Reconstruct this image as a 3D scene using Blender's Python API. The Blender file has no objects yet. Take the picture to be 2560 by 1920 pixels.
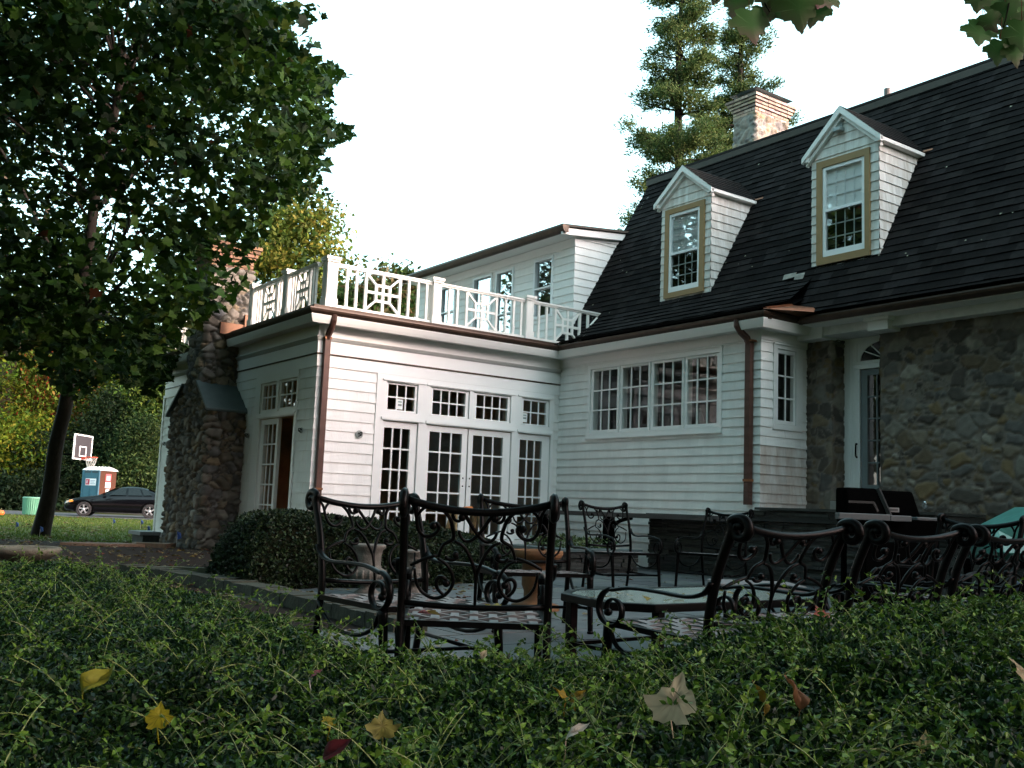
import bpy, bmesh, math, random
import numpy as np
from mathutils import Matrix, Vector

S = bpy.context.scene
COL = S.collection
PI = math.pi
rad = math.radians
random.seed(7)

# ---------------------------------------------------------------- camera
CAM = np.array([-6.278, -13.8288, 0.93])
FWD = np.array([0.57598936, 0.80808865, 0.12340577])
RGT = np.array([0.81079166, -0.58398444, 0.03973741])
UPV = np.array([-0.1041784, -0.07716804, 0.99156036])
cd = bpy.data.cameras.new('camera')
cd.sensor_fit = 'HORIZONTAL'; cd.sensor_width = 36.0
cd.lens = 36.0 * 2515.59 / 2560.0
cd.clip_start = 0.05; cd.clip_end = 2000
cam = bpy.data.objects.new('camera', cd); COL.objects.link(cam)
M = Matrix.Identity(4)
for i in range(3):
    M[i][0] = RGT[i]; M[i][1] = UPV[i]; M[i][2] = -FWD[i]; M[i][3] = CAM[i]
cam.matrix_world = M
S.camera = cam

# ---------------------------------------------------------------- sky and sun
SUN_AZ = math.atan2(0.70, -1.0)      # measured from +Y towards +X
SUN_EL = rad(20)
w = bpy.data.worlds.new('World'); S.world = w; w.use_nodes = True
nt = w.node_tree
bg = nt.nodes['Background']; bg.inputs['Strength'].default_value = 0.15
sky = nt.nodes.new('ShaderNodeTexSky'); sky.sky_type = 'NISHITA'
sky.sun_disc = False; sky.sun_elevation = SUN_EL; sky.sun_rotation = SUN_AZ
sky.air_density = 1.0; sky.dust_density = 3.5; sky.ozone_density = 1.2
hs = nt.nodes.new('ShaderNodeHueSaturation'); hs.inputs['Saturation'].default_value = 0.80; hs.inputs['Hue'].default_value = 0.43
nt.links.new(sky.outputs[0], hs.inputs['Color']); nt.links.new(hs.outputs[0], bg.inputs['Color'])
sl = bpy.data.lights.new('sun', 'SUN'); sl.energy = 0.85; sl.angle = rad(10.0); sl.color = (1.0, 0.86, 0.66)
so = bpy.data.objects.new('sun', sl); COL.objects.link(so)
sd = Vector((math.sin(SUN_AZ) * math.cos(SUN_EL), math.cos(SUN_AZ) * math.cos(SUN_EL), math.sin(SUN_EL)))
so.rotation_euler = sd.to_track_quat('Z', 'Y').to_euler()
so.location = (0, 0, 30)
S.view_settings.view_transform = 'Standard'; S.view_settings.look = 'None'
S.view_settings.exposure = 2.7; S.view_settings.gamma = 1.0
S.cycles.max_bounces = 6; S.cycles.transparent_max_bounces = 12
S.cycles.diffuse_bounces = 3; S.cycles.glossy_bounces = 3
S.cycles.use_denoising = True
S.cycles.caustics_reflective = False; S.cycles.caustics_refractive = False

# ---------------------------------------------------------------- helpers
def mat(name, col, rough=0.6, metal=0.0, var=0.0, vscale=8.0, attr=False, bump=0.0, bscale=30.0, spec=0.5, stretch=(1, 1, 1), col2=None, gen=False):
    m = bpy.data.materials.new(name); m.use_nodes = True
    t = m.node_tree; b = t.nodes['Principled BSDF']
    b.inputs['Roughness'].default_value = rough; b.inputs['Metallic'].default_value = metal
    b.inputs['Specular IOR Level'].default_value = spec
    tc = t.nodes.new('ShaderNodeTexCoord'); mp = t.nodes.new('ShaderNodeMapping')
    mp.inputs['Scale'].default_value = stretch
    t.links.new(tc.outputs['Object'], mp.inputs['Vector'])
    c = (*col, 1)
    out = None
    if var > 0 or col2:
        n = t.nodes.new('ShaderNodeTexNoise'); n.inputs['Scale'].default_value = vscale
        n.inputs['Detail'].default_value = 5; n.inputs['Roughness'].default_value = 0.65
        t.links.new(mp.outputs[0], n.inputs['Vector'])
        r = t.nodes.new('ShaderNodeValToRGB')
        r.color_ramp.elements[0].position = 0.3; r.color_ramp.elements[1].position = 0.7
        if col2:
            r.color_ramp.elements[0].color = c; r.color_ramp.elements[1].color = (*col2, 1)
        else:
            r.color_ramp.elements[0].color = (*[x * (1 - var) for x in col], 1)
            r.color_ramp.elements[1].color = (*[min(1, x * (1 + var)) for x in col], 1)
        t.links.new(n.outputs['Fac'], r.inputs[0]); out = r.outputs[0]
    if attr:
        a = t.nodes.new('ShaderNodeAttribute'); a.attribute_name = 'Col'
        mx = t.nodes.new('ShaderNodeMix'); mx.data_type = 'RGBA'; mx.blend_type = 'MULTIPLY'
        mx.inputs[0].default_value = 1.0
        if out: t.links.new(out, mx.inputs[6])
        else: mx.inputs[6].default_value = c
        t.links.new(a.outputs['Color'], mx.inputs[7]); out = mx.outputs[2]
    if out: t.links.new(out, b.inputs['Base Color'])
    else: b.inputs['Base Color'].default_value = c
    if bump > 0:
        n2 = t.nodes.new('ShaderNodeTexNoise'); n2.inputs['Scale'].default_value = bscale; n2.inputs['Detail'].default_value = 4
        t.links.new(mp.outputs[0], n2.inputs['Vector'])
        bp = t.nodes.new('ShaderNodeBump'); bp.inputs['Strength'].default_value = bump; bp.inputs['Distance'].default_value = 0.02
        t.links.new(n2.outputs['Fac'], bp.inputs['Height']); t.links.new(bp.outputs[0], b.inputs['Normal'])
    return m

def leafmat(name, trans=0.3, rough=0.45, spec=0.4):
    m = bpy.data.materials.new(name); m.use_nodes = True
    t = m.node_tree; b = t.nodes['Principled BSDF']; o = t.nodes['Material Output']
    a = t.nodes.new('ShaderNodeAttribute'); a.attribute_name = 'Col'
    b.inputs['Roughness'].default_value = rough; b.inputs['Specular IOR Level'].default_value = spec
    t.links.new(a.outputs['Color'], b.inputs['Base Color'])
    tr = t.nodes.new('ShaderNodeBsdfTranslucent'); t.links.new(a.outputs['Color'], tr.inputs['Color'])
    mx = t.nodes.new('ShaderNodeMixShader'); mx.inputs[0].default_value = trans
    t.links.new(b.outputs[0], mx.inputs[1]); t.links.new(tr.outputs[0], mx.inputs[2])
    t.links.new(mx.outputs[0], o.inputs['Surface'])
    return m

def glassmat(name, tint, refl, wav=0.0):
    m = bpy.data.materials.new(name); m.use_nodes = True
    t = m.node_tree; o = t.nodes['Material Output']; t.nodes.remove(t.nodes['Principled BSDF'])
    tr = t.nodes.new('ShaderNodeBsdfTransparent'); tr.inputs['Color'].default_value = (*tint, 1)
    g = t.nodes.new('ShaderNodeBsdfGlossy'); g.inputs['Roughness'].default_value = 0.02; g.inputs['Color'].default_value = (.95, .97, 1, 1)
    lw = t.nodes.new('ShaderNodeLayerWeight'); lw.inputs['Blend'].default_value = .5
    pw = t.nodes.new('ShaderNodeMath'); pw.operation = 'POWER'; pw.inputs[1].default_value = 5.0
    t.links.new(lw.outputs['Facing'], pw.inputs[0])
    ad = t.nodes.new('ShaderNodeMath'); ad.operation = 'ADD'; ad.inputs[1].default_value = refl + .05; ad.use_clamp = True
    t.links.new(pw.outputs[0], ad.inputs[0])
    mx = t.nodes.new('ShaderNodeMixShader')
    t.links.new(ad.outputs[0], mx.inputs[0]); t.links.new(tr.outputs[0], mx.inputs[1]); t.links.new(g.outputs[0], mx.inputs[2])
    t.links.new(mx.outputs[0], o.inputs['Surface'])
    if wav > 0:
        n = t.nodes.new('ShaderNodeTexNoise'); n.inputs['Scale'].default_value = 2.5
        tc = t.nodes.new('ShaderNodeTexCoord'); t.links.new(tc.outputs['Object'], n.inputs['Vector'])
        bp = t.nodes.new('ShaderNodeBump'); bp.inputs['Strength'].default_value = wav; bp.inputs['Distance'].default_value = 0.02
        t.links.new(n.outputs['Fac'], bp.inputs['Height']); t.links.new(bp.outputs[0], g.inputs['Normal'])
    return m

def np_mesh(name, V, F, cols=None, smooth=False):
    """V (n,3), F (m,k) index array -> mesh, quickly"""
    V = np.asarray(V, dtype=np.float32); F = np.asarray(F, dtype=np.int32)
    me = bpy.data.meshes.new(name)
    m_, k = F.shape
    me.vertices.add(len(V)); me.vertices.foreach_set('co', V.ravel())
    me.loops.add(m_ * k); me.loops.foreach_set('vertex_index', F.ravel())
    me.polygons.add(m_); me.polygons.foreach_set('loop_start', np.arange(0, m_ * k, k, dtype=np.int32))
    me.polygons.foreach_set('use_smooth', np.full(m_, smooth))
    me.update(calc_edges=True)
    if cols is not None:
        a = me.color_attributes.new('Col', 'FLOAT_COLOR', 'POINT')
        c4 = np.ones((len(V), 4), dtype=np.float32); c4[:, :3] = cols
        a.data.foreach_set('color', c4.ravel())
    me.validate()
    return me

def put(name, me, m, parent=None, loc=None):
    o = bpy.data.objects.new(name, me); COL.objects.link(o)
    if m is not None: me.materials.append(m)
    if parent is not None: o.parent = parent
    if loc is not None: o.location = loc
    return o

def wloc(o):
    v = Vector((0, 0, 0))
    while o is not None:
        v = v + o.location; o = o.parent
    return v

class MB:
    def __init__(s): s.v = []; s.f = []; s.c = []; s.col = None
    def add(s, vs, fs, col=None):
        b = len(s.v); s.v += [tuple(map(float, p)) for p in vs]; s.f += [tuple(b + i for i in q) for q in fs]
        s.c += [col or (1, 1, 1)] * len(vs)
        return s
    def quad(s, a, b, c, d, col=None): return s.add([a, b, c, d], [(0, 1, 2, 3)], col)
    def poly(s, pts, col=None): return s.add(pts, [tuple(range(len(pts)))], col)
    def box(s, x0, x1, y0, y1, z0, z1, col=None):
        vs = [(x, y, z) for z in (z0, z1) for y in (y0, y1) for x in (x0, x1)]
        return s.add(vs, [(0, 2, 3, 1), (4, 5, 7, 6), (0, 1, 5, 4), (2, 6, 7, 3), (0, 4, 6, 2), (1, 3, 7, 5)], col)
    def hexa(s, b4, t4, col=None):
        return s.add(list(b4) + list(t4), [(3, 2, 1, 0), (4, 5, 6, 7), (0, 1, 5, 4), (1, 2, 6, 5), (2, 3, 7, 6), (3, 0, 4, 7)], col)
    def bar(s, p, q, w, d=None, up=(0, 0, 1), col=None):
        p = Vector(p); q = Vector(q); t = (q - p).normalized(); u = Vector(up)
        if abs(t.dot(u)) > .95: u = Vector((1, 0, 0))
        a = t.cross(u).normalized(); b = a.cross(t).normalized(); d = d or w
        k = [a * (-w / 2) + b * (-d / 2), a * (w / 2) + b * (-d / 2), a * (w / 2) + b * (d / 2), a * (-w / 2) + b * (d / 2)]
        return s.hexa([p + x for x in k], [q + x for x in k], col)
    def tube(s, pts, r, n=8, caps=True, flat=1.0, col=None):
        """r: number or list. flat: squash across the binormal"""
        P = [Vector(p) for p in pts]
        R = r if isinstance(r, (list, tuple, np.ndarray)) else [r] * len(P)
        prev = None; vs = []
        for i, p in enumerate(P):
            t = (P[min(i + 1, len(P) - 1)] - P[max(i - 1, 0)])
            t = t.normalized() if t.length > 1e-9 else Vector((0, 0, 1))
            if prev is None:
                u = Vector((1, 0, 0)) if abs(t.x) < .8 else Vector((0, 1, 0))
                a = (u - t * u.dot(t)).normalized()
            else:
                a = prev - t * prev.dot(t); a = a.normalized() if a.length > 1e-6 else prev
            prev = a; b = t.cross(a)
            for k in range(n):
                th = 2 * PI * k / n
                vs.append(p + a * (math.cos(th) * R[i]) + b * (math.sin(th) * R[i] * flat))
        fs = []
        for i in range(len(P) - 1):
            for k in range(n):
                fs.append((i * n + k, i * n + (k + 1) % n, (i + 1) * n + (k + 1) % n, (i + 1) * n + k))
        if caps:
            fs.append(tuple(range(n - 1, -1, -1))); fs.append(tuple((len(P) - 1) * n + k for k in range(n)))
        return s.add(vs, fs, col)
    def lathe(s, prof, n=20, c=(0, 0, 0), sx=1, sy=1, col=None, wob=0, nw=1):
        vs = []
        for r, z in prof:
            for k in range(n):
                th = 2 * PI * k / n; q = r * (1 + wob * math.cos(nw * th))
                vs.append((c[0] + q * math.cos(th) * sx, c[1] + q * math.sin(th) * sy, c[2] + z))
        fs = []
        for i in range(len(prof) - 1):
            for k in range(n):
                fs.append((i * n + k, i * n + (k + 1) % n, (i + 1) * n + (k + 1) % n, (i + 1) * n + k))
        return s.add(vs, fs, col)
    def ball(s, c, r, n=8, sz=1, col=None):
        pr = [(max(1e-4, r * math.sin(PI * i / 6)), -r * sz * math.cos(PI * i / 6)) for i in range(7)]
        return s.lathe(pr, n, c, col=col)
    def build(s, name, m, parent=None, loc=None, smooth=False, local=False, bevel=0, recalc=True):
        me = bpy.data.meshes.new(name)
        off = Vector((0, 0, 0))
        if not local:
            if parent is not None: off = wloc(parent)
            if loc is not None: off = off + Vector(loc)
        vs = [(p[0] - off[0], p[1] - off[1], p[2] - off[2]) for p in s.v]
        me.from_pydata(vs, [], s.f)
        a = me.color_attributes.new('Col', 'FLOAT_COLOR', 'POINT')
        a.data.foreach_set('color', np.concatenate([np.array(s.c, dtype=np.float32).reshape(-1, 3), np.ones((len(s.c), 1), np.float32)], 1).ravel())
        if recalc:
            bm = bmesh.new(); bm.from_mesh(me); bmesh.ops.recalc_face_normals(bm, faces=bm.faces); bm.to_mesh(me); bm.free()
        if smooth: me.polygons.foreach_set('use_smooth', np.full(len(me.polygons), True))
        me.update()
        o = put(name, me, m, parent, loc)
        if bevel:
            md = o.modifiers.new('bevel', 'BEVEL'); md.width = bevel; md.segments = 2; md.limit_method = 'ANGLE'; md.angle_limit = rad(40)
        return o

def tag(o, label=None, cat=None, group=None, kind=None):
    if label: o['label'] = label
    if cat: o['category'] = cat
    if group: o['group'] = group
    if kind: o['kind'] = kind
    return o

def thing(name, label, cat, loc=(0, 0, 0), rotz=0, group=None):
    o = bpy.data.objects.new(name, None); COL.objects.link(o)
    o.location = loc; o.rotation_euler = (0, 0, rotz); o.empty_display_size = .2
    return tag(o, label, cat, group)

def copy_tree(o, parent=None):
    c = o.copy(); COL.objects.link(c)
    if parent is not None: c.parent = parent
    for ch in list(o.children): copy_tree(ch, c)
    return c

def smooth_path(pts, k=6):
    P = [Vector(p) for p in pts]; out = []
    for i in range(len(P) - 1):
        p0 = P[max(i - 1, 0)]; p1 = P[i]; p2 = P[i + 1]; p3 = P[min(i + 2, len(P) - 1)]
        for j in range(k):
            t = j / k
            out.append(0.5 * ((2 * p1) + (p2 - p0) * t + (2 * p0 - 5 * p1 + 4 * p2 - p3) * t * t + (3 * p1 - p0 - 3 * p2 + p3) * t ** 3))
    out.append(P[-1]); return out

# wall planes: F faces -Y at y=v0 (a runs along x); S faces -X at x=u0 (a runs along y)
def PF(v0): return lambda a, z, o: (a, v0 - o, z)
def PS(u0): return lambda a, z, o: (u0 - o, a, z)
def bx(mb, pl, a0, a1, z0, z1, o0, o1, col=None):
    return mb.hexa([pl(a0, z0, o0), pl(a1, z0, o0), pl(a1, z0, o1), pl(a0, z0, o1)], [pl(a0, z1, o0), pl(a1, z1, o0), pl(a1, z1, o1), pl(a0, z1, o1)], col)

def siding(mb, pl, a0, a1, z0, z1, exp, holes=(), mit0=0, mit1=0, clip=None, tb=.017, tt=.003, rnd=None, wmin=.09, wmax=.24, tone=.08):
    rnd = rnd or random.Random(3)
    k = 0
    while z0 + k * exp < z1 - 1e-6:
        zb = z0 + k * exp; zt = min(zb + exp, z1); k += 1
        cuts = sorted({zb, zt} | {h[i] for h in holes for i in (2, 3) if zb < h[i] < zt})
        off = lambda z: tb + (tt - tb) * (z - zb) / exp
        for q in range(len(cuts) - 1):
            s0, s1 = cuts[q], cuts[q + 1]; zm = (s0 + s1) / 2
            A0, A1 = (a0, a1); e0 = e1 = None
            if clip:
                c0 = clip(s0); c1 = clip(s1)
                A0 = min(c0[0], c1[0]); A1 = max(c0[1], c1[1]); e0 = (c0[0], c1[0]); e1 = (c0[1], c1[1])
                if c0[1] - c0[0] < 1e-3: continue
            iv = [(A0, A1)]
            for h in holes:
                if h[2] < zm < h[3]:
                    nv = []
                    for (p, r) in iv:
                        if h[1] <= p or h[0] >= r: nv.append((p, r)); continue
                        if h[0] > p: nv.append((p, h[0]))
                        if h[1] < r: nv.append((h[1], r))
                    iv = nv
            for (p, r) in iv:
                xs = [p]
                while xs[-1] < r - wmax: xs.append(xs[-1] + rnd.uniform(wmin, wmax))
                if r - xs[-1] > .02: xs.append(r)
                else: xs[-1] = r
                for i in range(len(xs) - 1):
                    x0, x1 = xs[i], xs[i + 1]
                    j = rnd.uniform(0, .0025); cv = 1 - rnd.random() * tone
                    o0 = off(s0) + j; o1 = off(s1) + j
                    xa, xb, xc, xd = x0, x1, x1, x0
                    if i == 0 and p == A0:
                        if e0: xa, xd = e0
                        elif mit0: xa -= o0; xd -= o1
                    if i == len(xs) - 2 and r == A1:
                        if e1: xb, xc = e1
                        elif mit1: xb += o0; xc += o1
                    cl = (cv, cv, cv)
                    mb.quad(pl(xa, s0, o0), pl(xb, s0, o0), pl(xc, s1, o1), pl(xd, s1, o1), cl)
                    if abs(s0 - zb) < 1e-6: mb.quad(pl(xa, s0, 0), pl(xb, s0, 0), pl(xb, s0, o0), pl(xa, s0, o0), cl)
    return mb

def wall_holes(mb, pl, a0, a1, z0, z1, holes, o0, o1):
    """plain wall slab with rectangular openings"""
    zs = sorted({z0, z1} | {min(max(h[i], z0), z1) for h in holes for i in (2, 3)})
    for i in range(len(zs) - 1):
        zm = (zs[i] + zs[i + 1]) / 2; iv = [(a0, a1)]
        for h in holes:
            if h[2] < zm < h[3]:
                nv = []
                for (p, r) in iv:
                    if h[1] <= p or h[0] >= r: nv.append((p, r)); continue
                    if h[0] > p: nv.append((p, h[0]))
                    if h[1] < r: nv.append((h[1], r))
                iv = nv
        for p, r in iv: bx(mb, pl, p, r, zs[i], zs[i + 1], o0, o1)

def sweep(mb, path, prof, caps=True):
    """sweep profile [(outward, z)] along plan path, outward = right of travel, mitred"""
    P = [Vector((p[0], p[1])) for p in path]; n = len(P); k = len(prof); vs = []
    for i in range(n):
        d0 = (P[i] - P[i - 1]).normalized() if i else None
        d1 = (P[i + 1] - P[i]).normalized() if i < n - 1 else None
        n0 = Vector((d0.y, -d0.x)) if d0 else None; n1 = Vector((d1.y, -d1.x)) if d1 else None
        if n0 and n1:
            m = (n0 + n1); m = m / max(1e-6, m.dot(n0))
        else: m = n0 or n1
        for (o, z) in prof: vs.append((P[i].x + m.x * o, P[i].y + m.y * o, z))
    fs = []
    for i in range(n - 1):
        for j in range(k): fs.append((i * k + j, i * k + (j + 1) % k, (i + 1) * k + (j + 1) % k, (i + 1) * k + j))
    if caps: fs.append(tuple(range(k))); fs.append(tuple((n - 1) * k + j for j in range(k)))
    return mb.add(vs, fs)

# ---- stones: jittered-grid Voronoi evaluated on a surface
def h3(c, s):
    c = c.astype(np.int64)
    n = (c[..., 0] * 73856093) ^ (c[..., 1] * 19349663) ^ (c[..., 2] * 83492791) ^ (s * 2654435)
    n = (n ^ (n >> 13)) * 1274126177 & 0x7fffffff
    n = (n ^ (n >> 11)) * 1103515245 & 0x7fffffff
    return ((n >> 7) % 10007) / 10007.0

def voronoi(P, scale, seed=0):
    Q = np.asarray(P) / np.asarray(scale); C = np.floor(Q); n = len(Q)
    f1 = np.full(n, 9.); f2 = np.full(n, 9.); idc = np.zeros((n, 3))
    for dx in (-1, 0, 1):
        for dy in (-1, 0, 1):
            for dz in (-1, 0, 1):
                c = C + np.array([dx, dy, dz])
                p = c + np.stack([h3(c, seed + k) for k in (1, 2, 3)], -1) * .8 + .1
                d = np.linalg.norm(p - Q, axis=1)
                b = d < f1
                f2 = np.where(b, f1, np.minimum(f2, d)); idc = np.where(b[:, None], c, idc); f1 = np.where(b, d, f1)
    return f1, f2, idc

def fbm(P, seed=0):
    P = np.asarray(P); r = np.zeros(len(P)); a = 1.; tot = 0
    for o in range(4):
        Q = P * (2 ** o); C = np.floor(Q); f = Q - C; f = f * f * (3 - 2 * f); v = 0
        for i in (0, 1):
            for j in (0, 1):
                for k in (0, 1):
                    wgt = (f[:, 0] if i else 1 - f[:, 0]) * (f[:, 1] if j else 1 - f[:, 1]) * (f[:, 2] if k else 1 - f[:, 2])
                    v = v + wgt * h3(C + np.array([i, j, k]), seed + o * 17)
        r += a * v; tot += a; a *= .5
    return r / tot

STONE_PAL = np.array([(.20, .155, .10), (.155, .135, .11), (.13, .125, .12), (.24, .17, .09), (.11, .10, .092), (.18, .15, .12), (.215, .19, .155), (.145, .115, .08)])
def stone_mesh(name, grid, nrm, scale, depth, mort, seed, pal, mcol, wid=.16, split=.3, blend=0.0):
    nu, nv = grid.shape[:2]; P = grid.reshape(-1, 3); N = nrm.reshape(-1, 3)
    Pw = P + (np.stack([fbm(P * 4, seed + k * 31) for k in range(3)], 1) - .5) * .13
    f1, f2, idc = voronoi(Pw, scale, seed); e = f2 - f1
    g1, g2, idg = voronoi(Pw, np.array(scale) * np.array((.52, .52, .5)), seed + 77); sub = h3(idc, seed + 61) < split
    e = np.where(sub, np.minimum(e, (g2 - g1) * .55), e); idc = np.where(sub[:, None], idg + 1000, idc)
    e = e + (fbm(P * 9, seed + 90) - .5) * .06
    t = np.clip((e - mort) / wid, 0, 1); hgt = np.sqrt(np.clip(1 - (1 - t) ** 2, 0, 1))
    var = h3(idc, seed + 9); var2 = h3(idc, seed + 21)
    fine = fbm(P * 22, seed + 5) - .5
    D = depth * hgt * (.55 + .6 * var) + fine * depth * .35
    V = P + N * D[:, None]
    c = pal[(var2 * len(pal)).astype(int) % len(pal)] * (.75 + .5 * h3(idc, seed + 40))[:, None]
    c = c * (.50 + 1.0 * fbm(P * 17, seed + 3))[:, None]
    c = c * (1 - blend) + mcol * blend
    mk = np.clip((e - mort * .4) / (mort * .8 + 1e-6), 0, 1)[:, None]
    c = mcol * (.8 + .4 * fbm(P * 30, seed + 8))[:, None] * (1 - mk) + c * mk
    i = np.arange(nu - 1)[:, None] * nv + np.arange(nv - 1)[None, :]
    F = np.stack([i, i + nv, i + nv + 1, i + 1], -1).reshape(-1, 4)
    return np_mesh(name, V, F, c, smooth=True)

def loft_loop(path, zs):
    """grid and normals for a wall following a plan path (rounded corners), z list"""
    P = np.array(path); T = np.gradient(P, axis=0); T /= np.linalg.norm(T, axis=1)[:, None]
    Nn = np.stack([T[:, 1], -T[:, 0]], 1)
    for _ in range(2): Nn[1:-1] = (Nn[:-2] + 2 * Nn[1:-1] + Nn[2:]) / 4
    Nn /= np.linalg.norm(Nn, axis=1)[:, None]
    g = np.zeros((len(P), len(zs), 3)); n = np.zeros_like(g)
    g[:, :, :2] = P[:, None, :]; g[:, :, 2] = np.array(zs)[None, :]; n[:, :, :2] = Nn[:, None, :]
    return g, n

def resample(poly, step):
    out = []
    for a, b in zip(poly[:-1], poly[1:]):
        a = np.array(a, float); b = np.array(b, float); L = np.linalg.norm(b - a); k = max(1, int(round(L / step)))
        for j in range(k): out.append(a + (b - a) * j / k)
    out.append(np.array(poly[-1], float)); return out

# ---- foliage
def leaves_mesh(name, pos, size, tpl, rng, cols, up=.6, fwd=None, droop=0.0, cup=.35):
    """pos (n,3); tpl (k,2) outline in leaf plane (x across, y along); one ngon per leaf, slightly cupped"""
    n = len(pos); tpl = np.asarray(tpl, float); k = len(tpl)
    nrm = rng.normal(size=(n, 3)); nrm /= np.linalg.norm(nrm, axis=1)[:, None]
    nrm = nrm * (1 - up) + np.array([0, 0, 1]) * up; nrm /= np.linalg.norm(nrm, axis=1)[:, None]
    d = rng.normal(size=(n, 3)) if fwd is None else fwd + rng.normal(size=(n, 3)) * .45
    d[:, 2] -= droop
    d -= nrm * (d * nrm).sum(1)[:, None]; d /= np.linalg.norm(d, axis=1)[:, None] + 1e-9
    s = np.cross(d, nrm)
    sz = (size * (.65 + .7 * rng.random(n)))[:, None, None] if np.isscalar(size) else size[:, None, None]
    V = pos[:, None, :] + sz * (tpl[None, :, 0:1] * s[:, None, :] + tpl[None, :, 1:2] * d[:, None, :] + (cup * np.abs(tpl[None, :, 0:1]) - .12 * tpl[None, :, 1:2] ** 2) * nrm[:, None, :])
    F = np.arange(n * k).reshape(n, k)
    return np_mesh(name, V.reshape(-1, 3), F, np.repeat(cols, k, axis=0))

MAPLE = [(0, 0), (.18, -.09), (.40, -.06), (.37, .12), (.58, .20), (.60, .40), (.40, .46), (.36, .66), (.20, .66), (.12, .84), (0, 1), (-.12, .84), (-.20, .66), (-.36, .66), (-.40, .46), (-.60, .40), (-.58, .20), (-.37, .12), (-.40, -.06), (-.18, -.09)]
OVAL = [(0, 0), (.22, .25), (.25, .55), (0, 1), (-.25, .55), (-.22, .25)]
RHOMB = [(0, 0), (.3, .45), (0, 1), (-.3, .45)]

def pick_cols(rng, n, pal, weights=None, jit=.3):
    pal = np.array(pal); c = pal[rng.choice(len(pal), n, p=weights)]
    return c * (1 - jit / 2 + jit * rng.random((n, 1)))

# ground height: level by the house, falling gently behind it
def gz(x, y):
    s = (np.asarray(x) - CAM[0]) * .581 + (np.asarray(y) - CAM[1]) * .814
    t = np.clip((s - 15) / 8, 0, 1); t = t * t * (3 - 2 * t)
    return .10 - .225 * t
def gzf(x, y): return float(gz(x, y))

# ---------------------------------------------------------------- materials
M_WHITE = mat('white_paint', (.80, .80, .77), .6, var=.06, vscale=4, attr=True, bump=.12, bscale=50, stretch=(1, 1, .3))
M_TRIM = mat('white_trim', (.80, .80, .78), .45, var=.02, vscale=2)
M_WEATHER = mat('weathered_white_shingle', (.80, .80, .77), .7, attr=True, vscale=9, col2=(.52, .48, .42), stretch=(1, 1, .16), bump=.12, bscale=50)
M_PRIMER = mat('bare_cedar', (.74, .73, .70), .8, attr=True, vscale=6, col2=(.50, .41, .35), stretch=(1, 1, .3))
M_COPPER = mat('dull_copper', (.050, .028, .017), .45, metal=.35, var=.35, vscale=5)
M_PIPE = mat('copper_pipe', (.07, .030, .020), .5, metal=.2, var=.25, vscale=4)
M_BRIGHT = mat('bright_copper', (.20, .08, .04), .38, metal=.5, var=.3, vscale=6)
M_ROOF = mat('charcoal_shingle', (.0118, .0108, .0102), .95, attr=True, var=.25, vscale=14, bump=.3, bscale=160, spec=.06)
M_TAN = mat('tan_frame', (.27, .17, .07), .55, var=.08, vscale=5)
M_VINYL = mat('white_vinyl', (.78, .80, .80), .35)
M_SCREEN = mat('window_screen', (.10, .115, .12), .7)
M_GLASS = glassmat('window_glass', (.92, .94, .91), .01, .015)
M_GLASSUP = glassmat('storm_glass', (.9, .92, .92), .30, .012)
M_GLASSDK = glassmat('screened_glass', (.6, .63, .62), .06, .02)
M_GLASSCL = glassmat('clear_storm_glass', (.95, .96, .96), .10, .012)
M_STONEATTR = mat('fieldstone', (1, 1, 1), .85, attr=True, bump=.25, bscale=70, spec=.3)
M_SLATE = mat('stacked_slate', (.032, .033, .030), .8, attr=True, var=.3, vscale=9, bump=.4, bscale=40, spec=.3)
M_SLAB = mat('bluestone', (.075, .105, .105), .55, var=.15, vscale=7, bump=.15, bscale=60)
M_BRICK = mat('chimney_brick', (.21, .115, .07), .85, attr=True, var=.2, vscale=25, bump=.3, bscale=60)
M_DARKIN = mat('dark_interior', (.09, .085, .08), .9)
M_TANWALL = mat('interior_wall', (.58, .38, .19), .85, var=.25, vscale=2)
M_FLOORIN = mat('interior_floor', (.22, .15, .09), .6)
M_BLACK = mat('black_metal', (.0022, .0022, .0022), .6, spec=.0)
M_WHITEP = mat('sticker_paper', (.75, .77, .75), .7)
M_INK = mat('ink', (.05, .05, .05), .7)
M_GREYDOOR = mat('grey_screen_door', (.16, .19, .20), .5)
M_SOFFIT = mat('painted_soffit', (.74, .74, .71), .6)
M_DECK = mat('deck_membrane', (.25, .25, .25), .8)
M_SHADEREFL = mat('shade_or_reflection', (.88, .88, .86), .8)

# ---------------------------------------------------------------- the house
L1 = 4.608; W2 = -4.523; N2 = 5.60
HB = (4.6, 0.0, 0.0)
house = thing('house', 'white shingled house with fieldstone wall, dark gambrel roof and railed roof deck', 'house', HB)

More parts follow.
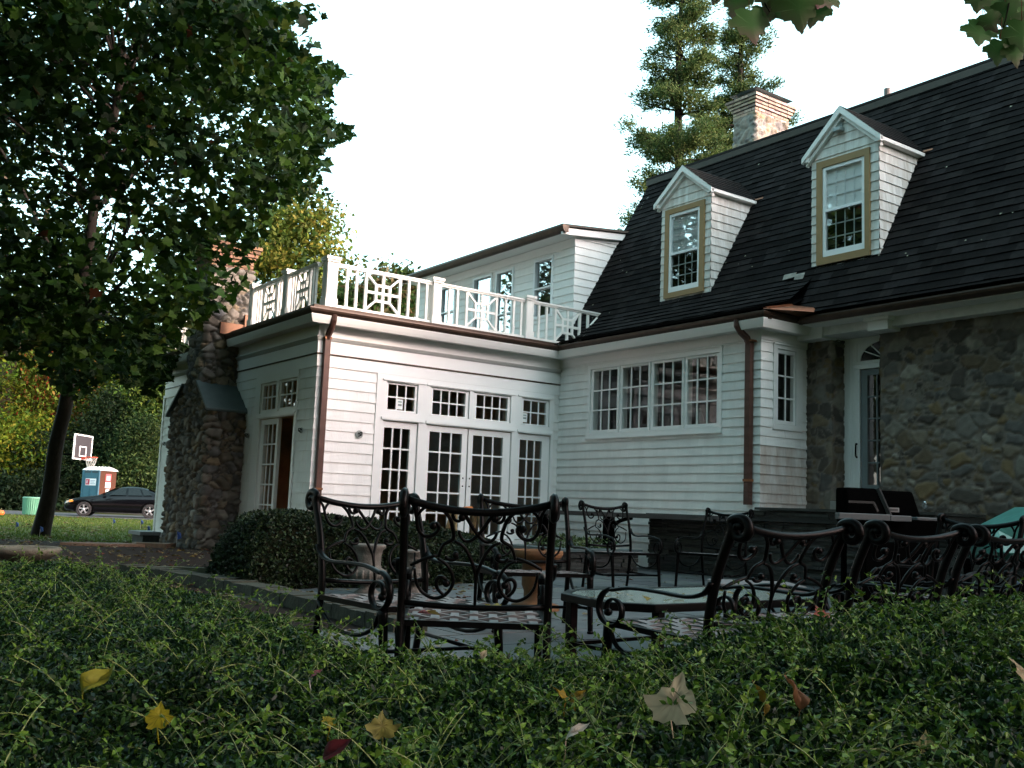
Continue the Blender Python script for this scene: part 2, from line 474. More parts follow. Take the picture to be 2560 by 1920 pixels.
def window_leaf(name, pl, a0, a1, z0, z1, g, cols, rows, parent, o0=-.03, o1=.015, mun=.022, glass=M_GLASS, m=M_TRIM, mo=None):
    """one sash or door leaf: stiles, rails and muntins as one mesh, its glass as a sub-part. g=(ga0,ga1,gz0,gz1)"""
    mb = MB(); ga0, ga1, gz0, gz1 = g
    bx(mb, pl, a0, ga0, z0, z1, o0, o1); bx(mb, pl, ga1, a1, z0, z1, o0, o1)
    bx(mb, pl, ga0, ga1, z0, gz0, o0, o1); bx(mb, pl, ga0, ga1, gz1, z1, o0, o1)
    for i in range(1, cols):
        a = ga0 + (ga1 - ga0) * i / cols; bx(mb, pl, a - mun / 2, a + mun / 2, gz0, gz1, o1 - .022, o1 - .004)
    for i in range(1, rows):
        z = gz0 + (gz1 - gz0) * i / rows; bx(mb, pl, ga0, ga1, z - mun / 2, z + mun / 2, o1 - .023, o1 - .006)
    o = mb.build(name, m, parent)
    p = MB(); q = o1 - .026
    p.quad(pl(ga0 - .004, gz0 - .004, q), pl(ga1 + .004, gz0 - .004, q), pl(ga1 + .004, gz1 + .004, q), pl(ga0 - .004, gz1 + .004, q))
    p.build('pane', glass, o)
    return o

def casing(name, pl, a0, a1, z0, z1, holes, parent, o0=-.02, o1=.028):
    mb = MB(); wall_holes(mb, pl, a0, a1, z0, z1, holes, o0, o1)
    return mb.build(name, M_TRIM, parent)

# --- sunroom front wall (faces the patio)
F1 = PF(0.0)
T = [(1.17, 1.74, 2.37, 2.83, 1.215, 1.695, 2.40, 2.797, 3), (1.96, 2.72, 2.37, 2.83, 2.03, 2.655, 2.395, 2.79, 4),
     (2.80, 3.56, 2.37, 2.83, 2.875, 3.505, 2.395, 2.79, 4), (3.78, 4.39, 2.37, 2.83, 3.84, 4.33, 2.395, 2.79, 3)]
DR = [(1.14, 1.775, 1.18, 1.645), (1.92, 2.735, 2.005, 2.625), (2.745, 3.60, 2.84, 3.445), (3.73, 4.435, 3.795, 4.27)]
ZS = .42
holesF = [(t[0], t[1], t[2], t[3]) for t in T] + [(d[0], d[1], ZS, 2.22) for d in DR[:1] + DR[3:]] + [(1.92, 3.60, ZS, 2.22)]
big = [(1.0, 4.48, .36, 2.94)]
mb = MB(); siding(mb, F1, 0, L1, -.06, 2.94, .158, big, mit0=1, rnd=random.Random(11))
mb.build('shingle_wall', M_WHITE, house)
mb = MB(); wall_holes(mb, F1, .0, L1 + .1, -.2, 3.4, holesF, -.16, -.025); mb.build('wall_core', M_TANWALL, house)
casing('door_surround', F1, 1.0, 4.48, .36, 2.94, holesF, house)
for a0, a1 in ((1.10, 1.86), (1.90, 3.64), (3.70, 4.45)):   # projecting drip caps over the openings
    for q0, q1, q2 in ((2.235, 2.275, .05), (2.845, 2.87, .045)): mb = MB(); bx(mb, F1, a0, a1, q0, q1, .028, q2); mb.build('drip_cap', M_TRIM, house)
mb = MB(); bx(mb, F1, .98, 4.5, .36, .42, .0, .12); mb.build('door_sill', M_TRIM, house)
for i, t in enumerate(T):
    o = window_leaf('transom_window', F1, t[0] + .006, t[1] - .006, t[2] + .006, t[3] - .006, t[4:8], t[8], 2, house, -.05, .0)
    if i in (0, 3):
        s = MB(); a = 1.39 if i == 0 else 3.835
        bx(s, F1, a, a + .105, 2.415, 2.575, -.022, -.018); bx(s, F1, a + .02, a + .085, 2.525, 2.545, -.018, -.0165, (.3, .4, .4)); bx(s, F1, a + .02, a + .085, 2.47, 2.50, -.018, -.0165, (.3, .35, .35))
        s.build('sticker', mat('sticker_%d' % i, (.75, .78, .75), .7, attr=True), o)
for i, d in enumerate(DR):
    o = window_leaf('french_door', F1, d[0] + .008, d[1] - .008, ZS + .01, 2.21, (d[2], d[3], .50, 2.115), 3, 5, house, -.06, -.005, mun=.026)
    if i in (1, 2):
        h = MB(); a = d[1] - .06 if i == 1 else d[0] + .06
        for z in (1.27, 1.40): h.add(*[[pp for pp in [F1(a - .012, z - .012, -.005), F1(a + .012, z - .012, -.005), F1(a + .012, z + .012, -.005), F1(a - .012, z + .012, -.005), F1(a, z, .012)]], [(0, 1, 4), (1, 2, 4), (2, 3, 4), (3, 0, 4)]])
        h.build('lock', M_BLACK, o)

# --- sunroom chimney-side wall (faces left)
S1 = PS(0.0)
hS = [(.69, 2.07, .36, 2.235), (1.45, 2.12, 2.33, 2.83), (.655, 1.365, 2.33, 2.83)]
bigS = [(.615, 2.345, .30, 2.94)]
mb = MB(); siding(mb, S1, 0, 7.42, -.06, 2.94, .158, bigS, mit0=1, mit1=1, rnd=random.Random(12)); mb.build('shingle_wall', M_WHITE, house)
mb = MB(); wall_holes(mb, S1, .0, 7.42, -.35, 3.4, hS, -.16, -.025); mb.build('wall_core', M_TANWALL, house)
casing('door_surround', S1, .615, 2.345, .30, 2.94, hS, house)
mb = MB(); bx(mb, S1, .64, 2.15, 2.25, 2.30, .028, .05); mb.build('drip_cap', M_TRIM, house)
mb = MB(); bx(mb, S1, .6, 2.36, .30, .36, 0, .12); mb.build('door_sill', M_TRIM, house)
window_leaf('transom_window', S1, 1.456, 2.114, 2.336, 2.824, (1.52, 2.055, 2.385, 2.79), 3, 2, house, -.05, 0)
window_leaf('transom_window', S1, .661, 1.359, 2.336, 2.824, (.70, 1.315, 2.385, 2.79), 3, 2, house, -.05, 0)
window_leaf('french_door', S1, 1.34, 2.062, .37, 2.227, (1.425, 1.925, .52, 2.14), 3, 5, house, -.06, -.005, mun=.026)
# the open leaf, swung inwards
piv = PF(.70)
o = window_leaf('french_door', lambda a, z, o: (.06 + a, .715 - o, z), 0, .62, .37, 2.227, (.09, .53, .52, 2.14), 3, 5, house, -.02, .02, mun=.026)
o['label'] = 'open door leaf swung inwards'

mb = MB(); mb.box(.30, .34, .66, 1.42, .37, 2.25); mb.build('inner_door', mat('brown_door', (.15, .075, .035), .6, var=.2, vscale=3), house)
# --- casement wall (faces left) and the narrow return with the slim window
S2 = PS(L1)
WT = (-3.82, -.80, 2.165, 3.40)
cs = [(-1.585, -.87), (-2.305, -1.60), (-3.045, -2.32), (-3.765, -3.06)]
hC = [(a0, a1, 2.235, 3.325) for a0, a1 in cs]
mb = MB(); siding(mb, S2, W2, 0.0, -.02, 3.435, .1318, [WT], mit0=1, rnd=random.Random(13)); mb.build('shingle_wall', M_WHITE, house)
mb = MB(); wall_holes(mb, S2, W2 + .03, .0, -.2, 3.5, hC, -.16, -.025); mb.build('wall_core', M_TRIM, house)
casing('window_surround', S2, WT[0], WT[1], WT[2], WT[3], hC, house)
mb = MB(); bx(mb, S2, WT[0] - .01, WT[1] + .01, 3.40, 3.42, .0, .05); bx(mb, S2, WT[0] - .01, WT[1] + .01, 2.14, 2.165, 0, .045); mb.build('window_sill', M_TRIM, house)
gl = [(-1.532, -.935), (-2.262, -1.66), (-3.0, -2.39), (-3.715, -3.115)]
for (a0, a1), (g0, g1) in zip(cs, gl):
    window_leaf('casement_window', S2, a0 + .005, a1 - .005, 2.24, 3.32, (g0, g1, 2.29, 3.285), 3, 3, house, -.05, .008)
F3 = PF(W2)
hN = [(4.93, 5.34, 2.27, 3.34)]; WN = (4.85, 5.48, 2.19, 3.395)
mb = MB(); siding(mb, F3, L1, N2, 1.95, 3.435, .1318, [WN], mit0=1, rnd=random.Random(14)); mb.build('shingle_wall', M_WHITE, house)
mb = MB(); siding(mb, F3, L1, N2, -.03 + .1318 * 0, 1.95, .1318, [], mit0=1, rnd=random.Random(15), tone=.22)
o = mb.build('shingle_wall', M_PRIMER, house); o['label'] = 'bare weathered shingles below the slim window'
mb = MB(); wall_holes(mb, F3, L1 + .03, N2 + .5, -.2, 3.5, hN, -.16, -.025); mb.build('wall_core', M_DARKIN, house)
casing('window_surround', F3, WN[0], WN[1], WN[2], WN[3], hN, house)
mb = MB(); bx(mb, F3, WN[0] - .01, WN[1] + .01, 3.395, 3.413, 0, .05); mb.build('window_sill', M_TRIM, house)
window_leaf('slim_window', F3, 4.935, 5.335, 2.275, 3.335, (4.965, 5.30, 2.325, 3.28), 2, 3, house, -.05, .008)

# --- corner boards, frieze, cornice, copper strip
far = 7.42
mb = MB()
mb.box(-.024, .0, 7.41, 7.50, -.2, 3.0)
mb.build('corner_board', M_TRIM, house)
wing = [(0, far), (0, 0), (L1, 0), (L1, W2), (N2, W2)]
sun = wing[:3]; cas = wing[2:]
mb = MB()
sweep(mb, sun, [(0, 2.942), (.022, 2.942), (.022, 3.118), (0, 3.118)])
sweep(mb, sun, [(0, 3.142), (.026, 3.142), (.026, 3.325), (0, 3.325)])
sweep(mb, sun, [(0, 3.388), (.026, 3.388), (.026, 3.565), (0, 3.565)])
sweep(mb, cas, [(0, 3.437), (.022, 3.437), (.022, 3.565), (0, 3.565)])
mb.build('frieze_board', M_TRIM, house)
mb = MB(); sweep(mb, sun, [(0, 3.325), (.03, 3.325), (.034, 3.338), (.045, 3.343), (.045, 3.352), (.055, 3.357), (.055, 3.368), (.068, 3.374), (.068, 3.388), (0, 3.388)])
mb.build('frieze_moulding', mat('shaded_moulding', (.42, .43, .41), .6), house)  # shadow under the frieze board is put into the moulding's grey
mb = MB(); sweep(mb, sun, [(0, 3.118), (.034, 3.118), (.038, 3.130), (.034, 3.142), (0, 3.142)]); mb.build('copper_strip', M_COPPER, house)
mb = MB(); sweep(mb, wing, [(.005, 3.565), (.205, 3.565), (.205, 3.555), (.225, 3.555), (.245, 3.60), (.265, 3.66), (.265, 3.70), (.005, 3.70)])
mb.build('cornice', M_SOFFIT, house)
GUT = [(-.012, 3.765), (0, 3.765), (.004, 3.745), (-.005, 3.715), (-.03, 3.69), (-.05, 3.672), (-.11, 3.672), (-.14, 3.70), (-.14, 3.755), (-.125, 3.755), (-.125, 3.70), (-.10, 3.685), (-.05, 3.685), (-.02, 3.705), (-.012, 3.735)]
gpath = [(-.31, far + .35), (-.31, -.31), (4.30, -.31), (4.30, -4.83), (5.04, -4.83), (5.04, -20)]
mb = MB(); sweep(mb, gpath, GUT); mb.build('gutter', M_COPPER, house, smooth=False)
mb = MB(); mb.box(5.17, 5.25, -20, -4.84, 3.665, 3.83); mb.box(4.435, 4.50, -4.80, -.22, 3.665, 3.785); mb.build('fascia', M_COPPER, house)
mb = MB(); mb.box(-.20, 4.95, -.20, far + .3, 3.70, 3.80); mb.build('deck', M_DECK, house)
mb = MB(); sweep(mb, [(-.20, far + .3), (-.20, -.20), (4.38, -.20)], [(0, 3.755), (.012, 3.755), (.012, 3.822), (-.05, 3.822), (-.05, 3.80), (0, 3.80)]); mb.build('deck_edging', M_COPPER, house)

def downspout(pts, z1, parent, wd=.085, dp=.065, clips=()):
    mb = MB(); mb.tube(smooth_path(pts, 4), .044, n=4, flat=1.0)
    o = mb.build('downspout', M_PIPE, parent)
    c = MB()
    for (x, y, z) in clips: c.box(x - .055, x + .055, y - .055, y + .055, z, z + .035)
    c.build('bracket', mat('bracket_copper', (.30, .13, .05), .4, metal=.4), o)
    return o
def spout_box(x, y, z0, z1, hx, hy): pass
mb = MB()   # front corner spout
mb.tube([(.10, -.25, 3.70), (.10, -.25, 3.62), (.10, -.20, 3.52), (.10, -.10, 3.42), (.10, -.075, 3.36)], .05, n=8)
mb.box(.055, .145, -.105, -.03, .12, 3.37)
o = mb.build('downspout', M_PIPE, house)
c = MB(); c.box(.045, .155, -.115, .0, 3.35, 3.385); c.box(.045, .155, -.115, .0, 1.10, 1.13); c.build('bracket', mat('bracket_copper', (.20, .08, .03), .4, metal=.4), o)
mb = MB()
yy = -4.30
mb.tube([(4.36, yy, 3.70), (4.36, yy, 3.62), (4.42, yy - .02, 3.53), (4.50, yy - .06, 3.45), (4.525, yy - .07, 3.38)], .05, n=8)
mb.box(4.50, 4.58, yy - .115, yy - .025, 1.12, 3.40)
o = mb.build('downspout', M_PIPE, house)
c = MB(); c.box(4.49, 4.605, yy - .125, yy - .015, 1.44, 1.475); c.box(4.49, 4.605, yy - .16, yy - .015, 3.40, 3.425); c.build('bracket', mat('bracket_copper', (.20, .08, .03), .4, metal=.4), o)

# --- electrical boxes waiting for wall lamps
def wall_box(pl, a, z, r, m=M_BLACK):
    mb = MB(); n = 14
    ring = [pl(a + r * math.cos(2 * PI * i / n), z + r * math.sin(2 * PI * i / n), .024) for i in range(n)]
    ring2 = [pl(a + r * math.cos(2 * PI * i / n), z + r * math.sin(2 * PI * i / n), .034) for i in range(n)]
    ri = [pl(a + .72 * r * math.cos(2 * PI * i / n), z + .72 * r * math.sin(2 * PI * i / n), .035) for i in range(n)]
    rd = [pl(a + .7 * r * math.cos(2 * PI * i / n), z + .7 * r * math.sin(2 * PI * i / n), .026) for i in range(n)]
    mb.add(ring + ring2 + ri + rd, [(i, (i + 1) % n, n + (i + 1) % n, n + i) for i in range(n)] + [(n + i, n + (i + 1) % n, 2 * n + (i + 1) % n, 2 * n + i) for i in range(n)] + [(2 * n + i, 2 * n + (i + 1) % n, 3 * n + (i + 1) % n, 3 * n + i) for i in range(n)] + [tuple(3 * n + i for i in range(n))])
    o = mb.build('junction_box', mat('box_plastic', (.30, .33, .31), .5), house)
    w_ = MB(); w_.tube(smooth_path([pl(a, z + .02, .03), pl(a + .03, z + .03, .06), pl(a + .01, z - .01, .07), pl(a - .025, z - .035, .05)], 4), .007, n=5)
    w_.tube(smooth_path([pl(a - .02, z, .03), pl(a - .03, z + .02, .055), pl(a + .02, z - .02, .06)], 4), .006, n=5)
    w_.build('wire', M_BLACK, o)
wall_box(F1, .743, 1.968, .062); wall_box(S1, .365, 1.985, .045); wall_box(S1, 2.54, 1.985, .045); wall_box(S1, 7.115, 1.98, .045)

# --- foundation at the far corner
mb = MB(); mb.box(-.35, .05, 7.0, 7.75, -.22, .12); mb.build('foundation', M_SLATE, house)
mb = MB(); mb.box(-.42, .08, 6.95, 7.8, .12, .19); mb.build('foundation_slab', mat('grey_slab', (.14, .14, .145), .7, var=.2), house)

# --- rooms behind the glass
mb = MB()
mb.box(.2, 5.5, .2, 7.3, .30, .36)
mb.build('sunroom_floor', M_FLOORIN, house)
mb = MB(); mb.box(.16, 5.5, 7.30, 7.42, .3, 3.4); mb.box(5.40, 5.5, .16, 7.3, .3, 3.4)
mb.build('sunroom_wall', M_TANWALL, house)
mb = MB(); mb.box(.16, 5.5, .16, 7.3, 3.30, 3.40); mb.build('sunroom_ceiling', mat('pine_ceiling', (.70, .48, .24), .7, var=.15, vscale=2, stretch=(1, 8, 1)), house)
mb = MB(); mb.box(4.78, 9, -4.4, -.03, 3.4, 3.5); mb.box(8.9, 9.0, -4.4, 0, .3, 3.4); mb.box(4.78, 9, -.16, -.04, .3, 3.4); mb.box(4.78, 9, -4.4, -4.3, .3, 2.1); mb.box(5.5, 9, -4.4, -4.3, 2.1, 3.4)
mb.build('kitchen_wall', mat('kitchen_wall', (.16, .17, .165), .9), house)
mb = MB(); mb.box(4.78, 8.9, -4.3, -.16, .30, 1.2); mb.build('kitchen_floor', M_DARKIN, house)
mb = MB()
mb.lathe([(.06, 0), (.10, .10), (.07, .22), (.03, .34), (.03, .4)], 12, (5.3, -2.72, 2.22)); mb.box(5.05, 5.6, -1.55, -.2, 1.9, 2.3); mb.box(5.05, 5.6, -4.2, -1.7, 1.9, 2.24)
mb.build('kitchen_counter', mat('kitchen_counter', (.20, .22, .21), .5), house)
mb = MB(); mb.box(4.76, 4.765, -1.50, -1.36, 2.55, 2.85); mb.build('window_notice', M_WHITEP, house)

# --- main stone wall, pier, entry
MCOL = np.array((.165, .140, .118)); 
PALW = 1.2 * np.array([(.115, .105, .092), (.125, .102, .074), (.058, .050, .042), (.185, .168, .138), (.105, .078, .048), (.078, .074, .070), (.13, .092, .046), (.045, .038, .033)])
ys = np.arange(-5.745, -9.6, -.022); zs = np.arange(.0, 3.56, .022)
g = np.zeros((len(ys), len(zs), 3)); g[:, :, 0] = N2; g[:, :, 1] = ys[:, None]; g[:, :, 2] = zs[None, :]
n_ = np.zeros_like(g); n_[:, :, 0] = -1
me = stone_mesh('stone_wall', g - np.array(HB), n_, (.25, .25, .18), .024, .065, 4, PALW, MCOL, wid=.10, split=.42, blend=.12); put('stone_wall', me, M_STONEATTR, house)
xs = np.arange(N2 - .004, N2 + .32, .022)
g = np.zeros((len(xs), len(zs), 3)); g[:, :, 0] = xs[:, None]; g[:, :, 1] = -5.74; g[:, :, 2] = zs[None, :]; n_ = np.zeros_like(g); n_[:, :, 1] = 1
put('stone_jamb', stone_mesh('stone_jamb', g - np.array(HB), n_, (.25, .25, .18), .018, .065, 4, PALW, MCOL, wid=.10, split=.42, blend=.12), M_STONEATTR, house)
mb = MB(); mb.box(N2 + .03, N2 + .4, -20, -9.55, 0, 3.56); mb.box(N2 + .04, N2 + .3, -9.6, -5.77, 0, 3.56); mb.build('stone_wall', mat('wall_backing', (.11, .1, .09), .9, var=.4, vscale=5), house)
pp = resample([(N2 + .3, -4.525), (N2, -4.53), (N2, -4.96), (N2 + .3, -4.965)], .022)
pp = [tuple(p) for p in pp]
g, n_ = loft_loop(pp, np.arange(.9, 3.52, .022))
put('stone_pier', stone_mesh('stone_pier', g - np.array(HB), n_, (.26, .26, .20), .018, .065, 17, PALW, MCOL, wid=.10, split=.42, blend=.12), M_STONEATTR, house)
EP = PS(N2 + .27)
mb = MB(); wall_holes(mb, EP, -6.2, -4.90, 1.22, 3.75, [(-6.08, -5.215, 1.24, 3.08)], -.12, 0)
for k in range(7): a = -4.95 - k * .045; bx(mb, EP, a - .018, a + .018, 1.24, 3.45, 0, .006)
mb.build('entry_panel', M_TRIM, house)
mb = MB(); bx(mb, EP, -6.1, -5.17, 3.08, 3.15, 0, .035); bx(mb, EP, -6.12, -5.14, 3.15, 3.18, 0, .05); bx(mb, EP, -5.245, -5.205, 1.24, 3.08, 0, .03); mb.build('door_casing', M_TRIM, house)
o = window_leaf('entry_door', EP, -6.06, -5.25, 1.24, 3.07, (-5.94, -5.35, 1.46, 2.99), 4, 5, house, -.05, .0, mun=.02, m=M_GREYDOOR, glass=M_GLASSDK)
h = MB(); h.tube(smooth_path([EP(-5.20, 2.02, .01), EP(-5.20, 2.03, .05), EP(-5.20, 1.98, .06), EP(-5.20, 1.86, .06), EP(-5.20, 1.84, .02)], 3), .012, n=6); h.build('handle', M_BLACK, o)
mb = MB(); fa = []
nf = 12
for i in range(nf + 1):
    th = PI - PI * i / nf; fa.append(EP(-5.65 - .40 * math.cos(th), 3.20 + .26 * math.sin(th), .008))
mb.poly(fa); o = mb.build('fanlight', mat('fanlight_glass', (.012, .014, .014), .08), house)
mb = MB()
for i in range(nf): mb.bar(EP(-5.65 + .41 * math.cos(PI * i / nf), 3.20 + .27 * math.sin(PI * i / nf), .012), EP(-5.65 + .41 * math.cos(PI * (i + 1) / nf), 3.20 + .27 * math.sin(PI * (i + 1) / nf), .012), .022, .02)
for th in (.55, .95, PI / 2, PI - .95, PI - .55): mb.bar(EP(-5.65 + .10 * math.cos(th), 3.20 + .06 * math.sin(th), .012), EP(-5.65 + .40 * math.cos(th), 3.20 + .26 * math.sin(th), .012), .018, .014)
mb.build('fanlight_bar', M_TRIM, o)
mb = MB(); mb.box(N2 - .05, N2 + .3, -6.2, -4.97, 1.06, 1.22); mb.build('door_step', mat('pale_step', (.26, .26, .24), .7, var=.15), house)
mb = MB(); mb.box(N2 + .4, 9, -6.4, -4.6, 1.0, 1.2); mb.box(7.2, 7.3, -6.6, -4.6, 1.2, 3.5); mb.build('hall', M_DARKIN, house)
# beam, bracket block and soffit over the stone wall
mb = MB(); mb.box(5.40, N2 + .3, -20, -4.50, 3.535, 3.70); mb.build('entry_beam', mat('beam_white', (.62, .63, .61), .6, var=.1), house)
mb = MB(); mb.box(5.12, N2 + .3, -20, -4.83, 3.66, 3.72); mb.build('soffit', M_SOFFIT, house)
mb = MB(); mb.box(5.30, N2 + .02, -6.06, -5.755, 3.49, 3.62); mb.box(5.25, N2 + .02, -6.10, -5.72, 3.62, 3.665); mb.build('beam_bracket', M_TRIM, house)
mb = MB(); mb.box(5.36, N2 + .25, -4.97, -4.50, 3.50, 3.66); mb.build('beam_bracket', M_TRIM, house)

# --- main roof: a steep gambrel slope of separate tabs, with a bell-cast eave over the wing
A_ = np.array((5.02, 3.80)); B_ = np.array((7.25, 7.57))
LS = float(np.linalg.norm(B_ - A_)); TD = (B_ - A_) / LS; TN = np.array((-TD[1], TD[0]))
def prof_main(s): return B_ - TD * s          # s measured down from the break
flare = [np.array((5.36, 4.375)), np.array((4.86, 3.975)), np.array((4.29, 3.79))]
s_f = float(np.linalg.norm(B_ - flare[0])); s_f1 = s_f + float(np.linalg.norm(flare[1] - flare[0])); s_f2 = s_f1 + float(np.linalg.norm(flare[2] - flare[1]))
def prof_wing(s):
    if s <= s_f: return B_ - TD * s
    if s <= s_f1: return flare[0] + (flare[1] - flare[0]) * (s - s_f) / (s_f1 - s_f)
    return flare[1] + (flare[2] - flare[1]) * (s - s_f1) / (s_f2 - s_f1)
def roof_tabs(mb, prof, smax, y0, y1, rnd, ex=.135):
    k = 0
    while k * ex < smax - 1e-6:
        s0 = k * ex; s1 = min(s0 + ex, smax); p0 = prof(s0); p1 = prof(s1); d = (p1 - p0) / (np.linalg.norm(p1 - p0) + 1e-9)
        nn = np.array((d[1], -d[0])); nn = nn if nn[0] < 0 else -nn
        y = y0
        while y < y1 - 1e-6:
            wv = rnd.uniform(.12, .32); ye = min(y + wv, y1)
            if y1 - ye < .05: ye = y1
            lift = .014 + rnd.random() * .006; v = rnd.random()
            c = .64 + .95 * v * v; c = (c * (1 + .04 * rnd.random()), c, c * (1 + .10 * rnd.random()))
            a = p0 + nn * .002; b = p1 + nn * lift; e = p1
            dz = rnd.uniform(-.004, .004)
            mb.quad((a[0], y, a[1]), (a[0], ye, a[1]), (b[0], ye, b[1] + dz), (b[0], y, b[1] + dz), c)
            mb.quad((b[0], y, b[1] + dz), (b[0], ye, b[1] + dz), (e[0], ye, e[1]), (e[0], y, e[1]), (.35, .35, .35))
            y = ye
        k += 1
rr = random.Random(21)
mb = MB(); roof_tabs(mb, prof_main, LS, -20, -4.80, rr); roof_tabs(mb, prof_wing, s_f2, -4.80, .62, rr)
roof = mb.build('roof', M_ROOF, house, recalc=False)
mb = MB(); mb.quad((5.10, -20, 3.80), (5.10, -4.8, 3.80), (7.32, -4.8, 7.52), (7.32, -20, 7.52)); mb.quad((5.0, -4.85, 3.70), (5.0, .58, 3.70), (7.34, .58, 7.5), (7.34, -4.85, 7.5)); mb.quad((4.45, -4.84, 3.70), (4.45, .5, 3.70), (5.3, .5, 4.12), (5.3, -4.84, 4.12)); mb.build('roof_boarding', mat('roof_felt', (.006, .006, .006), 1.0, spec=0), roof, recalc=False)
mb = MB(); mb.quad((7.30, -20, 7.50), (7.30, .7, 7.50), (11.4, .7, 8.85), (11.4, -20, 8.85)); mb.quad((7.16, -20, 7.60), (7.16, .68, 7.60), (11.4, .68, 8.92), (11.4, -20, 8.92)); mb.quad((7.16, -20, 7.60), (7.16, .68, 7.60), (7.19, .68, 7.655), (7.19, -20, 7.655))
mb.quad((11.4, -20, 8.92), (11.4, .68, 8.92), (16, .68, 7.5), (16, -20, 7.5)); mb.quad((16, -20, 7.5), (16, .68, 7.5), (18, .68, 3.8), (18, -20, 3.8))
mb.build('upper_roof', M_ROOF, roof, recalc=False)
mb = MB(); mb.box(7.165, 7.30, -20, .66, 7.485, 7.595); mb.build('roof_flashing', mat('dark_copper', (.028, .019, .012), .5, metal=.3, var=.3), roof)
mb = MB(); mb.quad((4.29, -4.85, 3.80), (4.86, -4.85, 3.93), (5.03, -4.85, 3.80), (5.03, -4.85, 3.76)); mb.hexa([(4.31, -4.84, 3.775), (5.06, -4.84, 3.775), (5.06, -5.12, 3.80), (5.02, -5.12, 3.80)], [(4.31, -4.80, 3.79), (4.88, -4.80, 3.92), (5.08, -5.10, 3.87), (5.03, -5.12, 3.81)])
mb.build('roof_return', M_BRIGHT, roof)
mb = MB(); mb.tube([(9.0, -3.60, 8.1), (9.0, -3.60, 8.66)], .06, n=10); mb.build('vent_pipe', mat('vent_pipe', (.10, .07, .06), .6), roof)
mb = MB(); mb.lathe([(.14, 0), (.07, .08)], 10, (9.0, -3.6, 8.15)); mb.build('vent_boot', M_COPPER, roof)
mb = MB()   # loose slates lying on the slope by the eave
for (y, s, wv, r_) in ((-4.30, .70, .22, .3), (-4.52, .66, .16, -.2)):
    p = prof_main(LS - s); q = prof_main(LS - s - .06)
    mb.hexa([(p[0] - .05, y, p[1] + .03), (p[0] - .05, y - wv, p[1] + .03 + r_ * .05), (p[0] - .03, y - wv, p[1] + .05), (p[0] - .03, y, p[1] + .05)], [(q[0] - .05, y, q[1] + .05), (q[0] - .05, y - wv, q[1] + .05 + r_ * .05), (q[0] - .03, y - wv, q[1] + .07), (q[0] - .03, y, q[1] + .07)])
mb.build('loose_slate', mat('loose_slate', (.22, .2, .17), .6, var=.4), roof)
mb = MB(); rl = random.Random(5)   # small fallen leaves stuck on the tabs
for _ in range(48):
    y = rl.uniform(-9, .3); s = rl.uniform(.4, LS - .6); p = prof_main(s) + TN * -.0; nn = np.array((-TD[1], TD[0])); q = p + nn * .022; r_ = rl.uniform(.008, .020); a = rl.random() * 6
    pts = [(q[0] + TD[0] * r_ * math.sin(a + k * 2.1), y + r_ * 1.2 * math.cos(a + k * 2.1), q[1] + TD[1] * r_ * math.sin(a + k * 2.1)) for k in range(3)]
    mb.poly(pts)
o = mb.build('roof_leaves', mat('dead_leaf_roof', (.26, .25, .18), .7), roof); o['kind'] = 'stuff'

